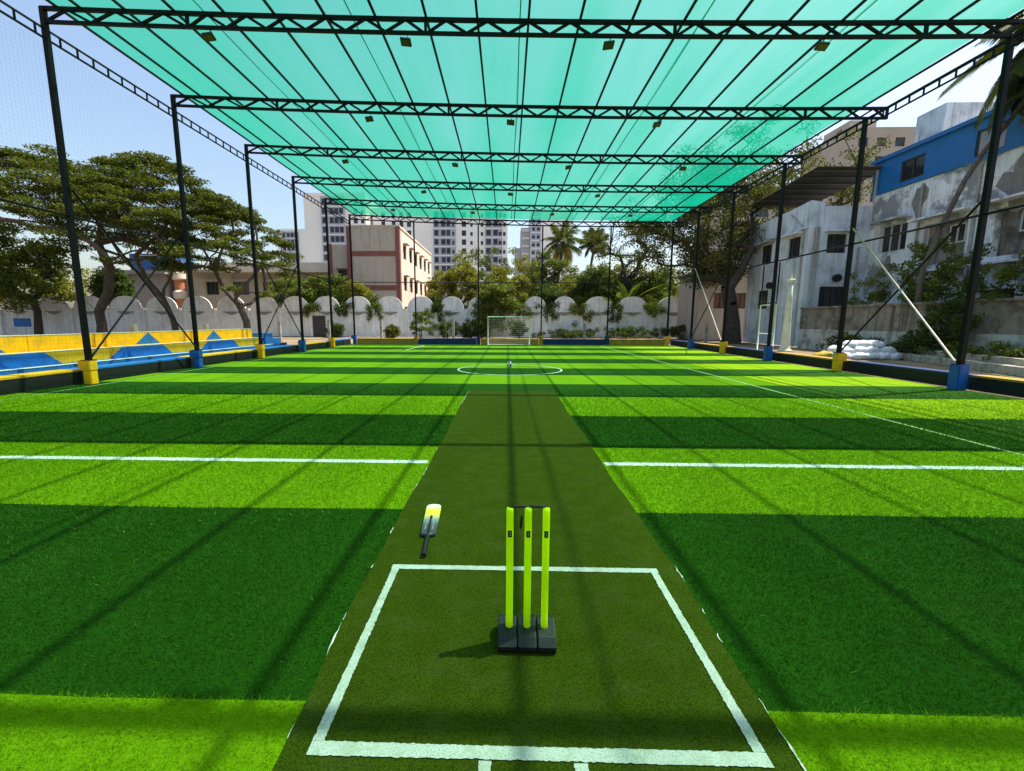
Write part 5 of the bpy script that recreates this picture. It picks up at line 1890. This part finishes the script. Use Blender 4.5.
# creepers trailing over the wall between its round heads
for i, (x, w_, lb) in enumerate(((-20.8, 1.0, 'creeper hanging down the wall left of the dark doorway'), (-17.4, 0.8, 'creeper spilling over the wall below the cream wing'), (-14.1, 0.9, 'thin creeper over the wall below the cream block'),
                                 (-7.4, 0.9, 'creeper over the wall left of the big untidy shrub'), (1.6, 0.7, 'creeper over the wall just right of the goal'), (4.5, 0.8, 'creeper over the wall under the tall green tree'),
                                 (7.7, 1.0, 'dark creeper over the wall under the coconut palm'), (11.3, 0.8, 'creeper over the wall left of the banana leaves'), (15.2, 0.9, 'creeper over the wall right of the banana leaves'))):
    t = thing('creeper', lb, 'creeper', (x, WY + 0.3, 0), 'creepers on the boundary wall')
    mb, tips, _ = grow([[(x, WY + 0.45, -0.06), (x, WY + 0.45, 1.8), (x, WY + 0.40, 3.0)]], [(x + rng.normal(0, w_ * 0.55), WY - 0.22 + rng.normal(0, 0.16), 3.35 - abs(rng.normal(0, 0.75))) for _ in range(16)] + [(x + rng.normal(0, w_ * 0.7), WY + 0.4, 3.5 + 0.35 * rng.normal()) for _ in range(14)], 0.05, 700 + i, step=0.5, rmin=0.012)
    mb.build('stem', M_bark_dark, t, (x, WY + 0.3, 0))
    P = leaves(tips, 70, (0.42, 0.22, 0.42), 0.17, 720 + i, 0.2)
    link('foliage', mesh_np('foliage', P - np.array([x, WY + 0.3, 0]), np.arange(len(P), dtype=np.int32).reshape(-1, 4), M_leaf_dark if i % 2 else M_leaf_mid), t, (x, WY + 0.3, 0))
# bushes before the low wall at right
shrub('wide bush behind the low wall before the peeling facade', 21.2, 22.9, 1.3, 5.3, M_leaf_mid, 221, 130, 85, 0.15, 3.0, 'bushes at the right', 0.34)
shrub('bush with yellow tips leaning over the low wall beside the stained house', 20.9, 27.0, 0.9, 4.6, M_leaf_yel, 222, 45, 60, 0.14, 1.2, 'bushes at the right', 0.3)
shrub('leafy bush over the low wall at the right picture edge', 21.3, 18.0, 1.2, 5.0, M_leaf_mid, 223, 95, 80, 0.14, 2.0, 'bushes at the right', 0.32)
shrub('loose bush in front of the low wall, crossed by the pale brace', 19.0, 19.8, 0.6, 3.2, M_leaf_dark, 227, 75, 60, 0.13, 1.3, 'bushes at the right', 0.28)
shrub('low weeds along the foot of the low wall behind the sacks', 18.9, 24.8, 0.6, 1.0, M_leaf_dark, 224, 50, 60, 0.12, 2.2, 'bushes at the right', 0.25)
shrub('low weeds behind the kerb stones at the right edge', 18.4, 17.0, 0.7, 0.9, M_leaf_mid, 225, 60, 60, 0.12, 3.4, 'bushes at the right', 0.25)
shrub('dark low weeds under the front right column brace', 18.9, 20.6, 0.6, 1.3, M_leaf_dark, 226, 50, 60, 0.12, 1.8, 'bushes at the right', 0.25)

# big dark tree at the right
bx0, by0 = 18.3, 36.4
make_tree('dark_tree', 'big dark-trunked tree with sparse olive crown beside the stained house', (bx0, by0, 0),
          [[(bx0, by0, -0.06), (bx0 - 0.1, by0, 1.6), (bx0 - 0.4, by0, 3.0), (bx0 - 0.7, by0, 4.2)],
           [(bx0 - 0.7, by0, 4.2), (bx0 + 0.2, by0, 5.6), (bx0 + 0.9, by0 - 0.1, 7.4), (bx0 + 0.6, by0 - 0.1, 9.0), (bx0 + 0.0, by0 - 0.2, 10.6), (bx0 + 0.5, by0 - 0.2, 12.6), (bx0 + 1.8, by0 - 0.2, 14.4)],
           [(bx0 - 0.7, by0, 4.2), (bx0 - 1.8, by0 - 0.1, 5.6), (bx0 - 3.0, by0 - 0.2, 7.4), (bx0 - 3.8, by0 - 0.2, 9.4), (bx0 - 5.0, by0 - 0.2, 10.4)],
           [(bx0 - 1.8, by0 - 0.1, 5.6), (bx0 - 4.0, by0, 6.6), (bx0 - 5.4, by0, 7.0)]],
          ball_terms((bx0 - 2.9, by0 + 2.2, 9.6), (6.0, 2.6, 4.2), 125, 301, 0.25) + ball_terms((bx0 + 1.0, by0 + 4.5, 13.6), (6.0, 4.5, 4.4), 120, 302, 0.2) + ball_terms((bx0 - 1.2, by0 + 2.6, 6.8), (3.2, 1.8, 2.2), 40, 303, 0.1),
          0.52, 305, M_leaf_olive, M_bark_dark, 150, (1.05, 1.0, 0.7), 0.19, None, flat=0.3, up_bias=0.03, rmin=0.025)
make_tree('dark_tree', 'loose olive tree left of the big dark tree, seen against the sky', (14.4, 52, 0),
          [[(14.4, 52, -0.06), (14.2, 52, 4.0), (13.6, 52, 6.5), (12.8, 52, 9.0)]], ball_terms((14.2, 52, 10.2), (5.2, 4, 4.0), 85, 311, 0.3), 0.35, 312, M_leaf_olive, M_bark_dark, 60, (0.9, 0.9, 0.4), 0.2, None, flat=0.4, rmin=0.03)


make_tree('dark_tree', 'olive tree rising behind the dark sheet roof at right', (30, 47, 0), [[(30, 47, -0.06), (30, 47, 6), (29.6, 47, 10)]], ball_terms((29.5, 47, 15.0), (6.5, 4.5, 4.6), 120, 321, 0.25), 0.35, 322, M_leaf_olive, M_bark_dark, 90, (1.0, 1.0, 0.6), 0.22, None, flat=0.4, rmin=0.03)


# palms
def frond_mesh(L, mat, droop, seed, nl=26, lw=0.05, ll=0.55, stiff=0.5):
    r_ = np.random.default_rng(seed)
    mb = MB()
    pts = []
    for k in range(13):
        s = k / 12
        pts.append(Vector((L * s * (1 - 0.18 * droop * s), 0, L * (0.32 * s - droop * 0.75 * s * s))))
    mb.tube(pts, [0.035 * (1 - 0.85 * k / 12) + 0.004 for k in range(13)], 5)
    for k in range(nl):
        s = 0.16 + 0.83 * k / (nl - 1)
        i = min(11, int(s * 12))
        f_ = s * 12 - i
        p = pts[i].lerp(pts[i + 1], f_)
        tg = (pts[i + 1] - pts[i]).normalized()
        ln = ll * (0.55 + 0.9 * math.sin(math.pi * min(1, s * 0.9 + 0.08))) * r_.uniform(0.85, 1.1)
        for sd in (-1, 1):
            out_ = Vector((0, sd, 0))
            d = (tg * 0.55 + out_ * 0.8 + Vector((0, 0, -0.15 - 0.35 * (1 - stiff) + r_.normal(0, 0.08)))).normalized()
            tip = p + d * ln + Vector((0, 0, -0.35 * (1 - stiff) * ln - 0.1 * ln))
            midp = p + d * ln * 0.55
            w = tg * lw
            mb.poly([p - w * 0.5, midp - w * 0.7, tip, midp + w * 0.7, p + w * 0.5])
    return mesh_data('frond', mb.v, mb.f, mat)


def palm(name, label, base, path, rad, nf, L, mats, seed, nl=26, lw=0.05, ll=0.55, elev=(-0.9, 1.2), skirt=None, droop=0.75):
    r_ = np.random.default_rng(seed)
    t = thing(name, label, 'palm', base, 'palms')
    pts = [Vector(p) for p in path]
    # smooth the path and ring the trunk
    fine = []
    for i in range(len(pts) - 1):
        for k in range(6):
            fine.append(pts[i].lerp(pts[i + 1], k / 6))
    fine.append(pts[-1])
    mb = MB()
    n = len(fine)
    mb.tube(fine, [rad * (1.15 - 0.35 * i / n) * (1.06 if i % 2 else 0.95) for i in range(n)], 10)
    mb.build('trunk', material('ringed_palm_trunk', (0.11, 0.09, 0.075), 0.9, 0.35, 6, 0.6, 20), t, base, smooth=True)
    top = pts[-1]
    fm = [[frond_mesh(L * k_, m_, d_, seed + j, nl, lw, ll) for j, (k_, d_) in enumerate(((1.0, droop), (0.9, droop * 0.6), (0.95, droop * 1.4)))] for m_ in mats]
    for k in range(nf):
        az = 2 * math.pi * k * 0.381966 + r_.normal(0, 0.15)
        el = elev[0] + (elev[1] - elev[0]) * (k + 0.5) / nf
        mi = 1 if (len(mats) > 1 and el < elev[0] + 0.25 * (elev[1] - elev[0]) and r_.random() < 0.6) else 0
        me = fm[mi][int(r_.integers(3))]
        q = Quaternion((0, 0, 1), az) @ Quaternion((0, 1, 0), -el) @ Quaternion((1, 0, 0), r_.normal(0, 0.25))
        link('frond', me, t, top + Vector((0, 0, 0.1)), q)
    if skirt:
        mb = MB()
        mb.lathe([(0.12, -1.4), (0.55, -1.0), (0.6, -0.4), (0.3, 0.1)], (top.x, top.y, top.z), 10)
        mb.build('dead_skirt', M_bark_dark, t, top)
    return t


palm('coconut_palm', 'coconut palm standing before the grey tower', (6.2, 62, 0), [(6.2, 62, -0.06), (6.5, 62, 4), (7.0, 62, 8), (7.5, 62, 12.0)], 0.24, 24, 3.5, [M_leaf_palm, M_leaf_dry], 401, 24, 0.09, 0.75)
palm('slender_palm', 'slender fan-headed palm right of the coconut palm', (11.4, 66, 0), [(11.4, 66, -0.06), (11.6, 66, 5), (12.0, 66, 9), (12.5, 66, 12.6)], 0.2, 22, 2.5, [M_leaf_palm], 402, 16, 0.12, 0.8, (-0.7, 1.3), True, 0.45)
palm('leaning_palm', 'palm trunk leaning across the peeling facade with fronds hanging in at upper right', (20.3, 22.7, -0.06),
     [(20.3, 22.7, -0.06), (20.2, 22.6, 2.4), (20.15, 22.5, 4.27), (20.75, 22.5, 6.26), (21.5, 22.5, 8.3), (22.2, 22.5, 9.6), (23.05, 22.4, 10.9), (23.35, 21.6, 12.5), (23.35, 20.8, 13.7)], 0.11, 40, 3.7, [M_leaf_palm, M_leaf_dry], 403, 54, 0.085, 0.7, (-1.4, 0.8), None, 1.15)


def banana(label, x, y, h, seed, n=8):
    r_ = np.random.default_rng(seed)
    t = thing('banana_plant', label, 'plant', (x, y, 0), 'banana plants')
    mb = MB()
    mb.tube([(x, y, -0.06), (x, y, h * 0.25), (x + 0.1, y, h * 0.5)], [0.18, 0.16, 0.1], 8)
    mb.build('stem', M_leaf_mid, t, (x, y, 0), smooth=True)
    for k in range(n):
        az = 2 * math.pi * k / n + r_.normal(0, 0.2)
        L = h * r_.uniform(0.5, 0.68)
        el = r_.uniform(0.75, 1.35)
        mb = MB()
        prev = None
        for i in range(9):
            s = i / 8
            c = Vector((math.cos(az) * L * math.cos(el) * s * (1 + 0.5 * s), math.sin(az) * L * math.cos(el) * s * (1 + 0.5 * s), L * math.sin(el) * s * (1 - 0.35 * s)))
            sidev = Vector((-math.sin(az), math.cos(az), 0))
            w = 0.36 * math.sin(math.pi * (0.08 + 0.9 * s)) ** 0.7
            row = [c - sidev * w + Vector((0, 0, 0.10)), c, c + sidev * w + Vector((0, 0, 0.10))]
            if prev:
                for q in range(2):
                    mb.poly([prev[q], prev[q + 1], row[q + 1], row[q]])
            prev = row
        link('leaf', mesh_data('leaf', mb.v, mb.f, M_leaf_dark if k % 2 else M_leaf_mid, smooth=True), t, (x + 0.1, y, h * 0.48))


banana('banana plant with upright leaves over the white wall', 13.0, 48.6, 6.6, 501)
banana('banana plant hanging over the wall left of the upright one', 11.6, 48.4, 5.2, 502)
banana('banana plant over the right end of the white wall', 17.6, 48.6, 5.6, 503)
